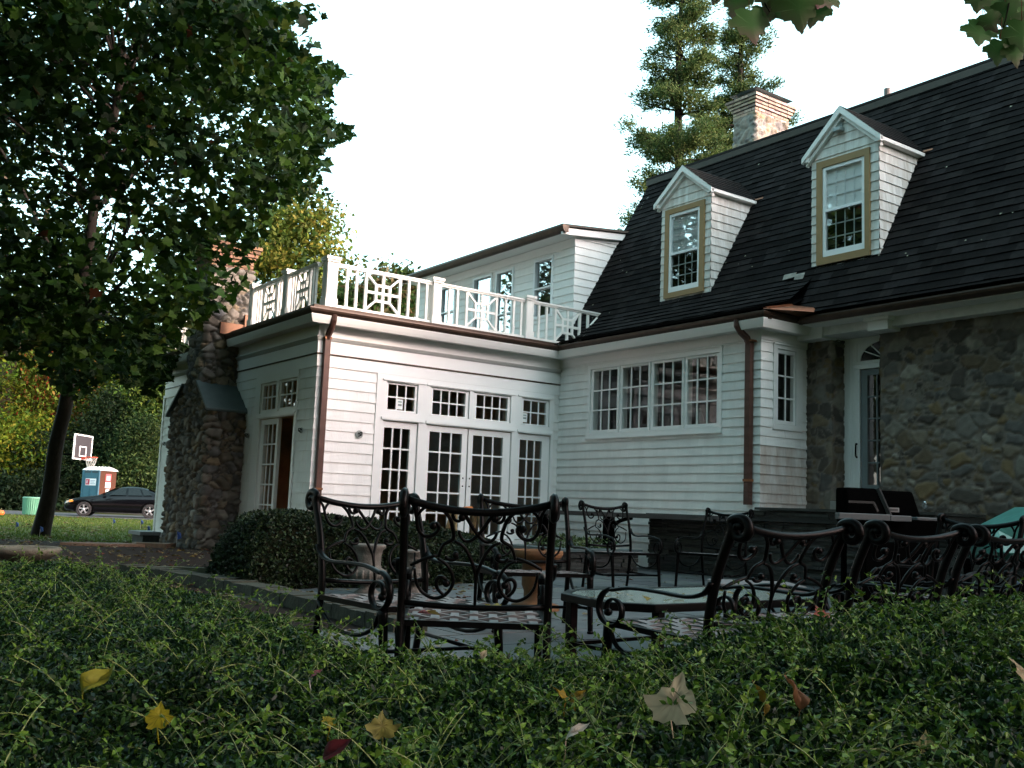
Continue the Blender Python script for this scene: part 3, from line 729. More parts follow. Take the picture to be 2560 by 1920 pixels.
# --- dormers
def roof_u(z): return A_[0] + (z - A_[1]) * TD[0] / TD[1]
def dormer(uf, y0, y1, ze, zp, fr, gw, shade, light):
    """uf face plane; y0>y1 left and right edges; fr frame (y0,y1,z0,z1); gw sash (y0,y1,z0,zmid,z1)"""
    ym = (y0 + y1) / 2; pl = PS(uf); zb = 3.80 + (uf - 5.02) * TD[1] / TD[0] - .06
    def clip(z):
        if z <= ze: return (y1, y0)
        t = min(1, (z - ze) / (zp - ze)); return (y1 + (ym - y1) * t, y0 + (ym - y0) * t)
    mb = MB(); siding(mb, pl, y1, y0, zb, zp - .02, .138, [fr], clip=clip, rnd=random.Random(int(abs(y0) * 10)), wmin=.08, wmax=.16, tone=.16)
    dm = mb.build('dormer', M_WEATHER, house)
    mb = MB(); ck = PF(y1)
    siding(mb, ck, uf, 8, zb, ze, .138, clip=lambda z: (uf - .018, max(uf - .017, roof_u(z) + .05)), rnd=random.Random(int(abs(y1) * 10)), wmin=.08, wmax=.18, tone=.16)
    mb.build('cheek', M_WEATHER, dm)
    mb = MB(); mb.quad((uf, y0, zb), (uf, y0, ze), (roof_u(ze), y0, ze), (uf + .02, y0, zb)); mb.build('cheek', M_WEATHER, dm)
    ov = .10; of = .12; sl_ = (zp - ze) / abs(ym - y1)
    # roof planes
    mb = MB()
    for sg, ye in ((-1, y1), (1, y0)):
        yo = ye + sg * ov; zo = ze - ov * sl_
        n = 7
        for i in range(n):
            t0, t1 = i / n, (i + 1) / n
            ya, za = ym + (yo - ym) * t0, zp + .05 + (zo - zp) * t0; yb, zb_ = ym + (yo - ym) * t1, zp + .062 + (zo - zp) * t1
            ua, ub = roof_u(za) + .1, roof_u(zb_) + .1
            mb.quad((uf - of, ya, za), (ua, ya, za), (ub, yb, zb_), (uf - of, yb, zb_), (.8 + .3 * (i % 2),) * 3)
            mb.quad((uf - of, yb, zb_), (ub, yb, zb_), (ub, yb, zb_ - .012), (uf - of, yb, zb_ - .012), (.4, .4, .4))
    mb.build('dormer_roof', M_ROOF, dm, recalc=False)
    mb = MB()   # rake boards and eave boxes
    for sg, ye in ((-1, y1), (1, y0)):
        yo = ye + sg * ov; zo = ze - ov * sl_ + .05
        zpk = zp + .045
        mb.hexa([(uf - of, ym, zpk - .105), (uf - of, yo, zo - .08), (uf - of + .05, yo, zo - .08), (uf - of + .05, ym, zpk - .105)], [(uf - of, ym, zpk), (uf - of, yo, zo), (uf - of + .05, yo, zo), (uf - of + .05, ym, zpk)])
        mb.hexa([(uf - of + .05, ym, zpk - .165), (uf - of + .05, yo - sg * .04, zo - .125), (uf - .005, yo - sg * .04, zo - .125), (uf - .005, ym, zpk - .165)], [(uf - of + .05, ym, zpk - .10), (uf - of + .05, yo - sg * .04, zo - .06), (uf - .005, yo - sg * .04, zo - .06), (uf - .005, ym, zpk - .10)])
        ru = roof_u(zo - .1) + .1
        mb.hexa([(uf - of + .02, yo, zo - .06), (ru, yo, zo - .06), (ru, ye, zo - .07), (uf - of + .02, ye, zo - .07)], [(uf - of + .02, yo, zo - .012), (ru, yo, zo - .012), (ru, ye, zo + .05), (uf - of + .02, ye, zo + .05)])
    mb.build('rake_board', mat('rake_white', (.74, .74, .71), .6, var=.06, vscale=12), dm)
    mb = MB()   # copper valley tip
    yo = y1 - ov; zo = ze - ov * sl_ + .06; ru = roof_u(zo)
    mb.hexa([(ru - .10, yo + .02, zo - .02), (ru + .10, yo - .02, zo + .0), (ru + .12, yo - .22, zo + .06), (ru + .10, yo - .22, zo + .05)], [(ru - .08, yo + .03, zo + .01), (ru + .05, yo + .1, zo + .04), (ru + .14, yo - .2, zo + .09), (ru + .11, yo - .22, zo + .07)])
    mb.build('valley_flashing', M_BRIGHT, dm)
    mb = MB(); wall_holes(mb, pl, fr[0], fr[1], fr[2], fr[3], [(gw[0], gw[1], gw[2], gw[4])], -.05, .045); mb.build('window_frame', M_TAN, dm)
    # sashes
    mb = MB(); a0, a1, z0, zm, z1 = gw
    wall_holes(mb, pl, a0 + .003, a1 - .003, z0 + .003, z1 - .003, [(a0 + .05, a1 - .05, zm + .02, z1 - .05), (a0 + .05, a1 - .05, z0 + .09, zm - .02)], -.03, .03)
    mb.build('sash', M_VINYL, dm)
    mb = MB(); mb.quad(pl(a0 + .045, zm + .015, .008), pl(a1 - .045, zm + .015, .008), pl(a1 - .045, z1 - .045, .008), pl(a0 + .045, z1 - .045, .008)); mb.build('upper_pane', M_GLASSCL if light else M_GLASSUP, dm)
    mb = MB(); mb.quad(pl(a0 + .045, z0 + .085, .006), pl(a1 - .045, z0 + .085, .006), pl(a1 - .045, zm - .015, .006), pl(a0 + .045, zm - .015, .006)); mb.build('lower_pane', M_GLASSDK, dm)
    mb = MB()
    for i in range(1, 4):
        a = a0 + .05 + (a1 - a0 - .1) * i / 4; bx(mb, pl, a - .008, a + .008, z0 + .09, zm - .02, -.012, -.004); bx(mb, pl, a - .008, a + .008, zm + .02, z1 - .05, -.012, -.004)
    for q0, q1 in ((z0 + .09, zm - .02), (zm + .02, z1 - .05)):
        for i in range(1, 3): z = q0 + (q1 - q0) * i / 3; bx(mb, pl, a0 + .05, a1 - .05, z - .008, z + .008, -.013, -.005)
    mb.build('muntin', M_VINYL, dm)
    mb = MB(); mb.box(uf + .05, uf + .06, y1 + .1, y0 - .1, zb, ze)
    mb.build('room_backing', M_SHADEREFL if shade else M_DARKIN, dm) if not shade else None
    if shade:
        s_ = MB(); s_.box(uf + .022, uf + .025, a0 + .04, a1 - .04, zm, z1 - .03); s_.build('shade_or_reflection', M_SHADEREFL, dm)
        s_ = MB(); s_.box(uf + .3, uf + .31, a0, a1, z0, z1); s_.build('room_backing', M_DARKIN, dm)
    if light:
        s_ = MB(); y_ = -5.215; s_.box(uf - .12, uf - .005, y_ - .06, y_ + .06, 6.47, 6.52); s_.box(uf - .03, uf - .003, y_ - .035, y_ + .055, 6.50, 6.60); s_.build('floodlight', mat('grey_fixture', (.32, .36, .36), .5), dm)
    return dm
dormer(5.45, -1.615, -2.755, 6.24, 6.70, (-2.63, -1.725, 4.54, 6.075), (-2.53, -1.82, 4.63, 5.29, 5.985), True, False)  # pale blind added here in place of the sky's reflection in the upper pane
dormer(5.475, -4.71, -5.83, 6.25, 6.775, (-5.70, -4.815, 4.575, 6.11), (-5.62, -4.915, 4.68, 5.36, 6.01), True, True)

# --- shed dormer beside the deck
SD = PS(5.35); sy0, sy1 = .60, 6.38
def shed_win(a0, a1, z0, z1, mid): return (a0, a1, z0, z1, mid)
sw = [shed_win(1.27, 1.84, 4.67, 5.81, True), shed_win(3.355, 4.02, 4.0, 5.81, False), shed_win(2.58, 3.17, 4.0, 5.80, True), shed_win(4.78, 5.37, 4.67, 5.81, True)]
hs_ = [(a - .03, b + .03, c - .03, d + .03) for a, b, c, d, _ in sw]
mb = MB(); siding(mb, SD, sy0, sy1, 3.80, 6.0, .1495, hs_, mit0=1, rnd=random.Random(31), wmin=.3, wmax=.9)
shed = mb.build('shed_dormer', M_WHITE, house)
mb = MB(); siding(mb, PF(sy0), 5.35, 9, 3.80, 6.13, .1495, clip=lambda z: (5.33, max(5.34, roof_u(z) + .06)), rnd=random.Random(32), wmin=.3, wmax=.9); mb.build('cheek', M_WHITE, shed)
mb = MB(); bx(mb, SD, sy0, sy1, 5.90, 6.06, 0, .024); mb.hexa([(4.93, sy0 - .12, 6.03), (6.75, sy0 - .12, 6.22), (6.75, sy0 - .08, 6.22), (4.93, sy0 - .08, 6.03)], [(4.93, sy0 - .12, 6.15), (6.75, sy0 - .12, 6.345), (6.75, sy0 - .08, 6.345), (4.93, sy0 - .08, 6.15)])
mb.hexa([(5.33, sy0 - .03, 6.05), (6.7, sy0 - .03, 6.13), (6.7, sy0, 6.13), (5.33, sy0, 6.05)], [(5.33, sy0 - .03, 6.12), (6.7, sy0 - .03, 6.26), (6.7, sy0, 6.26), (5.33, sy0, 6.12)])
mb.build('shed_trim', M_TRIM, shed)
mb = MB(); mb.hexa([(5.0, sy0 - .08, 6.06), (5.0, sy1 + .1, 6.06), (5.36, sy1 + .1, 6.07), (5.36, sy0 - .08, 6.07)], [(5.0, sy0 - .08, 6.09), (5.0, sy1 + .1, 6.09), (5.36, sy1 + .1, 6.12), (5.36, sy0 - .08, 6.12)]); mb.build('shed_soffit', M_SOFFIT, shed)
mb = MB(); mb.hexa([(4.90, sy0 - .16, 6.17), (4.90, sy1 + .12, 6.17), (9.5, sy1 + .12, 6.66), (9.5, sy0 - .16, 6.66)], [(4.90, sy0 - .16, 6.215), (4.90, sy1 + .12, 6.215), (9.5, sy1 + .12, 6.70), (9.5, sy0 - .16, 6.70)]); mb.build('shed_roof', mat('shed_roofing', (.07, .055, .045), .85, var=.3, vscale=20), shed)
mb = MB(); sweep(mb, [(4.89, sy1 + .14), (4.89, sy0 - .18)], [(0, 6.20), (.005, 6.17), (-.02, 6.10), (-.06, 6.06), (-.14, 6.07), (-.14, 6.19)]); mb.build('shed_gutter', M_COPPER, shed)
mb = MB(); sy = sy0 - .16; mb.hexa([(6.58, sy - .02, 6.32), (6.80, sy - .02, 6.36), (6.85, sy - .18, 6.40), (6.80, sy - .18, 6.37)], [(6.58, sy, 6.40), (6.75, sy, 6.44), (6.88, sy - .16, 6.47), (6.86, sy - .18, 6.47)]); mb.build('valley_flashing', M_BRIGHT, shed)
for a0, a1, z0, z1, sash_ in sw:
    mb = MB(); holes = [(a0 + .02, a1 - .02, z0 + .02, z1 - .02)]
    if sash_: zm = z0 + (z1 - z0) * .5; holes = [(a0 + .02, a1 - .02, z0 + .02, zm - .015), (a0 + .02, a1 - .02, zm + .015, z1 - .02)]
    wall_holes(mb, SD, a0 - .03, a1 + .03, z0 - .03, z1 + .03, holes, -.05, .03)
    o = mb.build('window', M_VINYL, shed)
mb = MB()
for a0, a1, z0, z1, s_ in sw: mb.quad(SD(a0 + .01, z0 + .01, -.03), SD(a1 - .01, z0 + .01, -.03), SD(a1 - .01, z1 - .01, -.03), SD(a0 + .01, z1 - .01, -.03))
mb.build('window_pane', M_GLASSUP, shed)
mb = MB(); mb.box(5.55, 5.56, sy0 + .1, sy1 - .1, 3.85, 6.0); mb.build('room_backing', M_DARKIN, shed)
mb = MB(); mb.quad((5.35, sy1, 3.8), (9, sy1, 3.8), (9, sy1, 6.6), (5.35, sy1, 6.1)); mb.build('end_wall', M_WHITE, shed)

# --- rear shell so that the house is closed
mb = MB(); mb.box(17.0, 17.2, -20, 6.4, -.3, 3.8); mb.box(5.7, 17, 6.30, 6.40, -.3, 6.0); mb.box(5.7, 17, -20.1, -20, -.3, 7); mb.poly([(7.2, .58, 3.8), (7.2, .58, 7.5), (11.4, .58, 8.85), (16, .58, 7.4), (17, .58, 3.8)])
mb.quad((9.5, .6, 6.68), (9.5, 6.4, 6.68), (17, 6.4, 3.8), (17, .6, 3.8))
mb.build('rear_wall', M_TRIM, house)

# --- deck railing
RT = mat('railing_white', (.80, .79, .74), .45, var=.02)
railing = MB()
def post(parent, x, y, z0=3.84, z1=4.60, wd=.15, cap=True):
    mb = MB(); h_ = wd / 2
    mb.box(x - h_, x + h_, y - h_, y + h_, z0, z1 - .06); mb.box(x - h_ - .014, x + h_ + .014, y - h_ - .014, y + h_ + .014, z0, z0 + .13)
    mb.box(x - h_ - .02, x + h_ + .02, y - h_ - .02, y + h_ + .02, z1 - .085, z1 - .05); mb.box(x - h_ - .035, x + h_ + .035, y - h_ - .035, y + h_ + .035, z1 - .05, z1 - .005)
    mb.hexa([(x - h_ - .03, y - h_ - .03, z1 - .005), (x + h_ + .03, y - h_ - .03, z1 - .005), (x + h_ + .03, y + h_ + .03, z1 - .005), (x - h_ - .03, y + h_ + .03, z1 - .005)], [(x - .02, y - .02, z1 + .012), (x + .02, y - .02, z1 + .012), (x + .02, y + .02, z1 + .012), (x - .02, y + .02, z1 + .012)])
    for s_ in (-1, 1):
        mb.box(x + s_ * (h_ - .02) - .012, x + s_ * (h_ - .02) + .012, y - h_ - .005, y - h_, z0 + .13, z1 - .085); mb.box(x - h_ - .005, x - h_, y + s_ * (h_ - .02) - .012, y + s_ * (h_ - .02) + .012, z0 + .13, z1 - .085)
    return mb.build('railing_post', RT, parent)
def motif(mb, pl, c, hw, z0, z1, t=.042):
    zc = (z0 + z1) / 2; q = hw * .40; qz = (z1 - z0) * .21; D0, D1 = -.02, .02
    for a in (c - hw, c + hw): bx(mb, pl, a - t / 2, a + t / 2, z0, z1, D0, D1)
    bx(mb, pl, c - t / 2, c + t / 2, z0, z1, D0, D1)
    for a in (c - q, c + q): bx(mb, pl, a - t / 2, a + t / 2, zc - qz, zc + qz, D0 + .002, D1 - .002)
    for z in (zc - qz, zc + qz): bx(mb, pl, c - q, c + q, z - t / 2, z + t / 2, D0 + .004, D1 - .004)
    bx(mb, pl, c - hw, c + hw, zc - t / 2, zc + t / 2, D0 + .003, D1 - .003)
    for sa in (-1, 1):
        for sz in (-1, 1): mb.bar(pl(c + sa * q, zc + sz * qz, 0), pl(c + sa * hw, z1 if sz > 0 else z0, 0), t * .9, .032)
def rail_panel(parent, pl, a0, a1, mots, bals, z0=3.845, z1=4.53, end=None):
    mb = MB(); zt0 = z1 - .055
    ae = a1 if end is None else end[1]; ab = a1 if end is None else end[0]
    bx(mb, pl, a0, ae, z1 - .028, z1, -.045, .045); bx(mb, pl, a0, ae, zt0, z1 - .028, -.03, .03)
    bx(mb, pl, a0, ab, z0, z0 + .045, -.03, .03)
    for c, hw in mots: motif(mb, pl, c, hw, z0 + .045, zt0)
    for b in bals: bx(mb, pl, b - .02, b + .02, z0 + .045 if end is None or b < end[0] else z0 + .33, zt0, -.019, .019)
    if end: mb.bar(pl(end[0] - .02, z0 + .06, 0), pl(end[1] - .02, z1 - .04, 0), .045, .04)
    return mb.build('railing_panel', RT, parent)
rail = thing('deck_railing', 'white wooden railing with square lattice motifs around the roof deck', 'railing', (.12, -.04, 3.80))
RF = PF(-.04); RS = PS(-.04)
post(rail, .10, -.03, wd=.17, z1=4.615); post(rail, 1.96, -.03); post(rail, 3.83, -.03)
rail_panel(rail, RF, .19, 1.88, [(1.0, .30)], [.38, .54, 1.46, 1.63, 1.79])
rail_panel(rail, RF, 2.04, 3.75, [(2.86, .30)], [2.22, 2.38, 3.35, 3.52, 3.68])
rail_panel(rail, RF, 3.91, 5.4, [(4.70, .28)], [4.06, 4.23, 5.17], end=(4.93, 5.46))
post(rail, -.03, 1.20, z1=4.60); post(rail, -.03, 2.66, z1=4.60)
rail_panel(rail, RS, .06, 1.12, [(.60, .23)], [.16, .25, .92, 1.02])
rail_panel(rail, RS, 1.28, 2.59, [(1.92, .25)], [1.38, 1.49, 1.60, 2.24, 2.35, 2.46])
post(rail, -.03, 4.55, z1=4.60); post(rail, -.03, 5.95, z1=4.60); post(rail, -.03, 7.35, z1=4.60)
for y in (4.62, 6.02): rail_panel(rail, RS, y, y + 1.25, [(y + .63, .25)], [y + .10, y + .20, y + .30, y + .95, y + 1.05, y + 1.15])
post(rail, 1.9, 7.35); post(rail, 3.8, 7.35)
RB = PF(7.35)
rail_panel(rail, RB, .04, 1.83, [(.95, .3)], [.2, .35, .5, 1.4, 1.55, 1.7]); rail_panel(rail, RB, 1.97, 3.73, [(2.85, .3)], [2.15, 2.3, 2.45, 3.3, 3.45, 3.6])

# --- ridge chimney
def brick_ring(mb, x0, x1, y0, y1, z0, z1, rnd, bh=.065):
    k = 0; z = z0
    while z < z1 - .02:
        ze = min(z + bh, z1)
        for face in range(4):
            horiz = face in (0, 2); a0, a1 = (x0, x1) if horiz else (y0, y1); a = a0 - (.10 if k % 2 else 0)
            while a < a1:
                b = min(a + .20, a1); s = max(a, a0)
                if b - s > .02:
                    c = rnd.uniform(.6, 1.35); c = (c, c * rnd.uniform(.9, 1.1), c * rnd.uniform(.85, 1.1)); p = rnd.uniform(-.003, .004); g_ = .006
                    if face == 0: mb.box(s + g_, b - g_, y0 - p, y0 + .05, z + g_, ze - g_, c)
                    if face == 2: mb.box(s + g_, b - g_, y1 - .05, y1 + p, z + g_, ze - g_, c)
                    if face == 1: mb.box(x1 - .05, x1 + p, s + g_, b - g_, z + g_, ze - g_, c)
                    if face == 3: mb.box(x0 - p, x0 + .05, s + g_, b - g_, z + g_, ze - g_, c)
                a += .20
        z = ze; k += 1
    mb.box(x0 + .012, x1 - .012, y0 + .012, y1 - .012, z0, z1, (.55, .75, 1.0))
def box_loop(x0, x1, y0, y1, r=.04, step=.025):
    # start at the back-left, run along -x face then the -y face (right of travel = outward)
    return [tuple(p) for p in resample([(x1, y1), (x0 + r, y1), (x0, y1 - r), (x0, y0 + r), (x0 + r, y0), (x1 - r, y0), (x1, y0 + r), (x1, y1)], step)]
chx0, chx1, chy0, chy1 = 9.16, 10.22, -.42, .18
mb = MB(); mb.box(chx0 + .02, chx1 - .02, chy0 + .02, chy1 - .02, 7.6, 9.4); ch = mb.build('chimney', mat('chimney_core', (.15, .14, .13), .9), house)
g, n_ = loft_loop(box_loop(chx0, chx1, chy0, chy1), np.arange(7.9, 9.27, .025))
PALC = STONE_PAL * .95 + .03
put('stone_shaft', stone_mesh('stone_shaft', g - np.array(HB), n_, (.22, .22, .17), .045, .08, 23, PALC, np.array((.20, .19, .17)), wid=.3), M_STONEATTR, ch)
mb = MB(); rb = random.Random(4)
brick_ring(mb, chx0, chx1, chy0, chy1, 9.25, 9.385, rb)
for i in range(4): brick_ring(mb, chx0 - .03 * (i + 1), chx1 + .03 * (i + 1), chy0 - .03 * (i + 1), chy1 + .03 * (i + 1), 9.385 + i * .062, 9.447 + i * .062, rb)
mb.build('brick_collar', mat('pale_brick', (.27, .20, .16), .85, attr=True, var=.25, vscale=20), ch)
mb = MB(); mb.box(chx0 + .08, chx1 - .08, chy0 + .06, chy1 - .06, 9.63, 9.78); mb.build('flue', mat('flue_mortar', (.5, .47, .43), .9), ch)
mb = MB(); xm, ym = (chx0 + chx1) / 2, (chy0 + chy1) / 2
mb.hexa([(chx0 - .06, chy0 - .07, 9.77), (chx1 + .06, chy0 - .07, 9.77), (chx1 + .06, chy1 + .07, 9.77), (chx0 - .06, chy1 + .07, 9.77)], [(chx0 + .06, chy0 + .05, 9.83), (chx1 - .06, chy0 + .05, 9.83), (chx1 - .06, chy1 - .05, 9.83), (chx0 + .06, chy1 - .05, 9.83)]); mb.build('chimney_cap', M_SLAB, ch)
mb = MB(); mb.box(chx0 - .05, chx0 + .3, chy0 - .05, chy1 + .05, 8.05, 8.52); mb.box(chx0 + .28, chx1 + .05, chy0 - .06, chy1 + .05, 8.1, 8.66); mb.build('chimney_flashing', mat('bright_flashing', (.40, .26, .17), .35, metal=.3, var=.3), ch)

# --- sunroom chimney of rounded fieldstones
MS = np.array((.075, .07, .063)); cx0 = -.62
mb = MB(); mb.box(cx0 + .06, .0, 2.82, 4.80, -.3, 2.38); mb.hexa([(cx0 + .06, 2.82, 2.38), (0, 2.82, 2.38), (0, 4.80, 2.38), (cx0 + .06, 4.80, 2.38)], [(cx0 + .06, 3.33, 2.86), (0, 3.33, 2.86), (0, 4.12, 2.86), (cx0 + .06, 4.12, 2.86)]); mb.box(cx0 + .05, .12, 3.35, 4.10, 2.8, 5.1)
sch = mb.build('stone_chimney', mat('chimney_core', (.06, .055, .05), .9), house)
sch['label'] = 'round fieldstone chimney with bluestone shoulders and a brick top'
g, n_ = loft_loop([tuple(p) for p in resample([(.0, 4.86), (cx0 + .05, 4.86), (cx0, 4.81), (cx0, 2.82), (cx0 + .05, 2.77), (0, 2.77)], .022)], np.arange(-.25, 2.39, .022))
put('chimney_base', stone_mesh('chimney_base', g - np.array(HB), n_, (.20, .20, .15), .075, .05, 41, (STONE_PAL * .75 + .25 * STONE_PAL.mean(1)[:, None]) * .95, MS * .9, wid=.24), M_STONEATTR, sch)
# gable-shaped field between the shoulders
ysg = np.arange(2.78, 4.86, .022); zsg = np.arange(2.36, 2.95, .022)
g = np.zeros((len(ysg), len(zsg), 3)); hw = np.interp(zsg, [2.36, 2.86, 3.0], [1.04, .46, .42])
fr_ = np.linspace(1, -1, len(ysg))
g[:, :, 0] = cx0; g[:, :, 1] = 3.78 + fr_[:, None] * hw[None, :]; g[:, :, 2] = zsg[None, :]; n_ = np.zeros_like(g); n_[:, :, 0] = -1
put('chimney_gable', stone_mesh('chimney_gable', g - np.array(HB), n_, (.20, .20, .15), .075, .05, 41, (STONE_PAL * .75 + .25 * STONE_PAL.mean(1)[:, None]) * .95, MS * .9, wid=.24), M_STONEATTR, sch)
g, n_ = loft_loop(box_loop(cx0, .15, 3.32, 4.13, .04, .022), np.arange(2.75, 4.98, .022))
put('chimney_stack', stone_mesh('chimney_stack', g - np.array(HB), n_, (.20, .20, .15), .065, .05, 43, (STONE_PAL * .75 + .25 * STONE_PAL.mean(1)[:, None]) * .98, MS, wid=.24), M_STONEATTR, sch)
mb = MB(); rb = random.Random(8)
brick_ring(mb, cx0, .15, 3.32, 4.13, 4.94, 5.14, rb)
for i in range(4): brick_ring(mb, cx0 - .028 * (i + 1), .15 + .028 * (i + 1), 3.32 - .028 * (i + 1), 4.13 + .028 * (i + 1), 5.14 + i * .067, 5.207 + i * .067, rb)
mb.build('brick_top', M_BRICK, sch)
for (ya, yb) in ((2.69, 3.34), (4.93, 4.12)):
    mb = MB(); sg = 1 if yb > ya else -1
    mb.hexa([(cx0 - .10, ya, 2.36), (.0, ya, 2.36), (.0, yb, 2.87), (cx0 - .10, yb, 2.87)], [(cx0 - .10, ya - sg * .01, 2.405), (.0, ya - sg * .01, 2.405), (.0, yb, 2.925), (cx0 - .10, yb, 2.925)])
    mb.build('shoulder_slab', M_SLAB, sch, bevel=.008)
mb = MB(); mb.box(-.40, .10, 3.225, 3.27, 3.77, 3.97); mb.box(.02, .12, 3.20, 3.26, 3.77, 4.15); mb.build('chimney_flashing', mat('orange_copper', (.20, .085, .04), .55, metal=.2, var=.25), sch)

# ---------------------------------------------------------------- placing by measurement from the photograph
def ray(x, y): return FWD + RGT * ((x - 1280) / 2515.59) - UPV * ((y - 960) / 2515.59)
def at(x, y, d): return CAM + ray(x, y) * d                       # a point d metres away along the view axis
def on(x, y, z):                                                  # a point at height z
    r = ray(x, y); return CAM + r * ((z - CAM[2]) / r[2])
RH = np.array((.8115, -.5844)); FH = np.array((.5805, .8143))
def gp(lat, d): return CAM[:2] + RH * lat + FH * d               # plan point: lateral, forward

# ---------------------------------------------------------------- ground
M_LAWN = mat('lawn', (.030, .052, .008), .9, var=.55, vscale=1.3, bump=.8, bscale=25, col2=(.065, .075, .016), spec=.1)
M_SOIL = mat('mulch', (.009, .006, .005), .95, vscale=18, col2=(.024, .017, .013), bump=.9, bscale=30, spec=.1)
M_ASPH = mat('asphalt', (.055, .055, .058), .85, var=.3, vscale=6, bump=.3, bscale=80)
rr_ = [0.0] + list(np.geomspace(.6, 800, 90)); ang = np.linspace(0, 2 * PI, 97)[:-1]
V = [(CAM[0], CAM[1], gzf(CAM[0], CAM[1]))]; F = []
for r in rr_[1:]:
    for a in ang: x, y = CAM[0] + r * math.cos(a), CAM[1] + r * math.sin(a); V.append((x, y, gzf(x, y)))
na = len(ang); me = bpy.data.meshes.new('ground'); fs = [(0, 1 + i, 1 + (i + 1) % na) for i in range(na)]
for k in range(len(rr_) - 2):
    for i in range(na): fs.append((1 + k * na + i, 1 + k * na + (i + 1) % na, 1 + (k + 1) * na + (i + 1) % na, 1 + (k + 1) * na + i))
me.from_pydata(V, [], fs); tag(put('ground', me, M_LAWN), kind='structure')

def sheet(name, test, lat0, lat1, d0, d1, step, m, lift):
    la = np.arange(lat0, lat1, step); dd = np.arange(d0, d1, step)
    Lg, Dg = np.meshgrid(la, dd, indexing='ij'); X = CAM[0] + RH[0] * Lg + FH[0] * Dg; Y = CAM[1] + RH[1] * Lg + FH[1] * Dg
    nv = len(dd); V = np.stack([X, Y, gz(X, Y) + lift], -1).reshape(-1, 3)
    i = (np.arange(len(la) - 1)[:, None] * nv + np.arange(nv - 1)[None, :]).reshape(-1)
    F = np.stack([i, i + nv, i + nv + 1, i + 1], -1); cL = Lg.reshape(-1)[i] + step / 2; cD = Dg.reshape(-1)[i] + step / 2
    F = F[test(cL, cD)]
    used = np.unique(F); re = np.zeros(len(V), int); re[used] = np.arange(len(used))
    return tag(put(name, np_mesh(name, V[used], re[F]), m), kind='structure')
wob = lambda l: .5 * np.sin(l * .9) + .3 * np.sin(l * 2.3 + 1) + .12 * np.sin(l * 7)
sheet('soil', lambda l, d: d < 20.3 + wob(l), -13, 2.5, -2, 22, .16, M_SOIL, .006)
sheet('driveway', lambda l, d: (d > 42.5 + .4 * np.sin(l * .4)) & (d < 50), -40, 12, 41, 52, .4, M_ASPH, .012)
sheet('path', lambda l, d: np.abs(l - (-5.4 + (d - 20) * -.105 + .0 * d)) < .55, -12, 0, 21, 42.5, .22, mat('gravel_path', (.13, .125, .115), .95, var=.4, vscale=20), .018)
sheet('woodland_floor', lambda l, d: d > 52.5 + wob(l * .5), -60, 14, 50, 120, .8, mat('woodland_floor', (.018, .016, .009), .95, var=.5, vscale=2), .02)

# patio slabs
mb = MB(); rp = random.Random(9)
y = -12.9
while y < -2.0:
    hgt = rp.choice((.46, .46, .61)); x = -4.3 - rp.random() * .4
    while x < 4.6:
        wv = rp.choice((.46, .61, .76, .91)); cxp, cyp = x + wv / 2, y + hgt / 2
        inside = (cxp > -3.15 if cyp > -8.1 else cxp > -4.25) and not (cyp > -4.6 - max(0, (cxp + .3)) * -.8 and cxp < 1.2)
        if inside:
            c = rp.uniform(.7, 1.35); g_ = .006
            mb.box(x + g_, x + wv - g_, y + g_, y + hgt - g_, .07, .118 + rp.uniform(0, .003), (c, c * rp.uniform(.95, 1.06), c * rp.uniform(.94, 1.08)))
        x += wv
    y += hgt
tag(mb.build('patio', mat('patio_bluestone', (.052, .061, .061), .6, attr=True, var=.25, vscale=5, bump=.2, bscale=50)), kind='structure')

# ---------------------------------------------------------------- stone work on the patio
rs = random.Random(14)
def slate_face(mb, pl, a0, a1, z0, z1, rnd, d0=.25, hmin=.025, hmax=.065):
    z = z0
    while z < z1 - .008:
        h = min(rnd.uniform(hmin, hmax), z1 - z); a = a0 - rnd.random() * .1
        while a < a1:
            b = a + rnd.uniform(.12, .6); s, e = max(a, a0), min(b, a1)
            if e - s > .015:
                c = rnd.uniform(.5, 1.6); o = rnd.uniform(-.012, .028)
                bx(mb, pl, s + .002, e - .002, z + .002, z + h - .003, -d0, o, (c, c * rnd.uniform(.97, 1.05), c * rnd.uniform(.92, 1.08)))
            a = b
        z += h
plat = thing('stone_platform', 'stacked dark slate platform with bluestone cap in front of the entry door', 'stone wall', (4.5, -5.0, .1))
mb = MB(); slate_face(mb, PS(4.36), -8.6, -2.62, .02, .90, rs); slate_face(mb, PS(4.50), -7.2, -4.46, .96, 1.05, rs)
pf = PF(-2.60); 
for zz in np.arange(.02, .9, .045): mb.box(4.36 + rs.uniform(-.02, .02), 4.62, -2.64, -2.60 + rs.uniform(-.02, .03), zz, zz + .042, (rs.uniform(.6, 1.4),) * 3)
mb.box(4.50, 5.7, -7.2, -4.5, .94, 1.05, (1, 1, 1)); mb.build('slate_face', M_SLATE, plat)
mb = MB(); mb.box(4.30, 4.585, -8.62, -2.60, .905, .955, (.6, .6, .6)); mb.build('cap', M_SLATE, plat)
mb = MB(); mb.box(4.46, N2 - .06, -7.22, -4.56, 1.055, 1.09, (1.2, 1.2, 1.2)); mb.build('landing', M_SLATE, plat)
for k in range(3):
    mb = MB(); mb.box(3.9 - k * .35 + .7, 4.35 + k * .1 + .25, -8.6, -7.3, .1 + k * .16, .25 + k * .16, (1.4, 1.4, 1.4)) if False else mb.box(4.0 + .0 * k, 4.32, -8.6 + k * .3, -7.3, .1 + k * .17, .26 + k * .17, (1.4, 1.4, 1.4)); mb.build('step', M_SLATE, plat)
cnt = thing('outdoor_counter', 'long dark stone slab counter standing on posts in front of the white shingle wall', 'counter', (4.1, -1.8, .1))
mb = MB(); mb.box(3.95, 4.34, -4.25, -.15, .875, .945); mb.build('counter_slab', mat('dark_slab', (.03, .032, .032), .5, var=.3), cnt, bevel=.006)
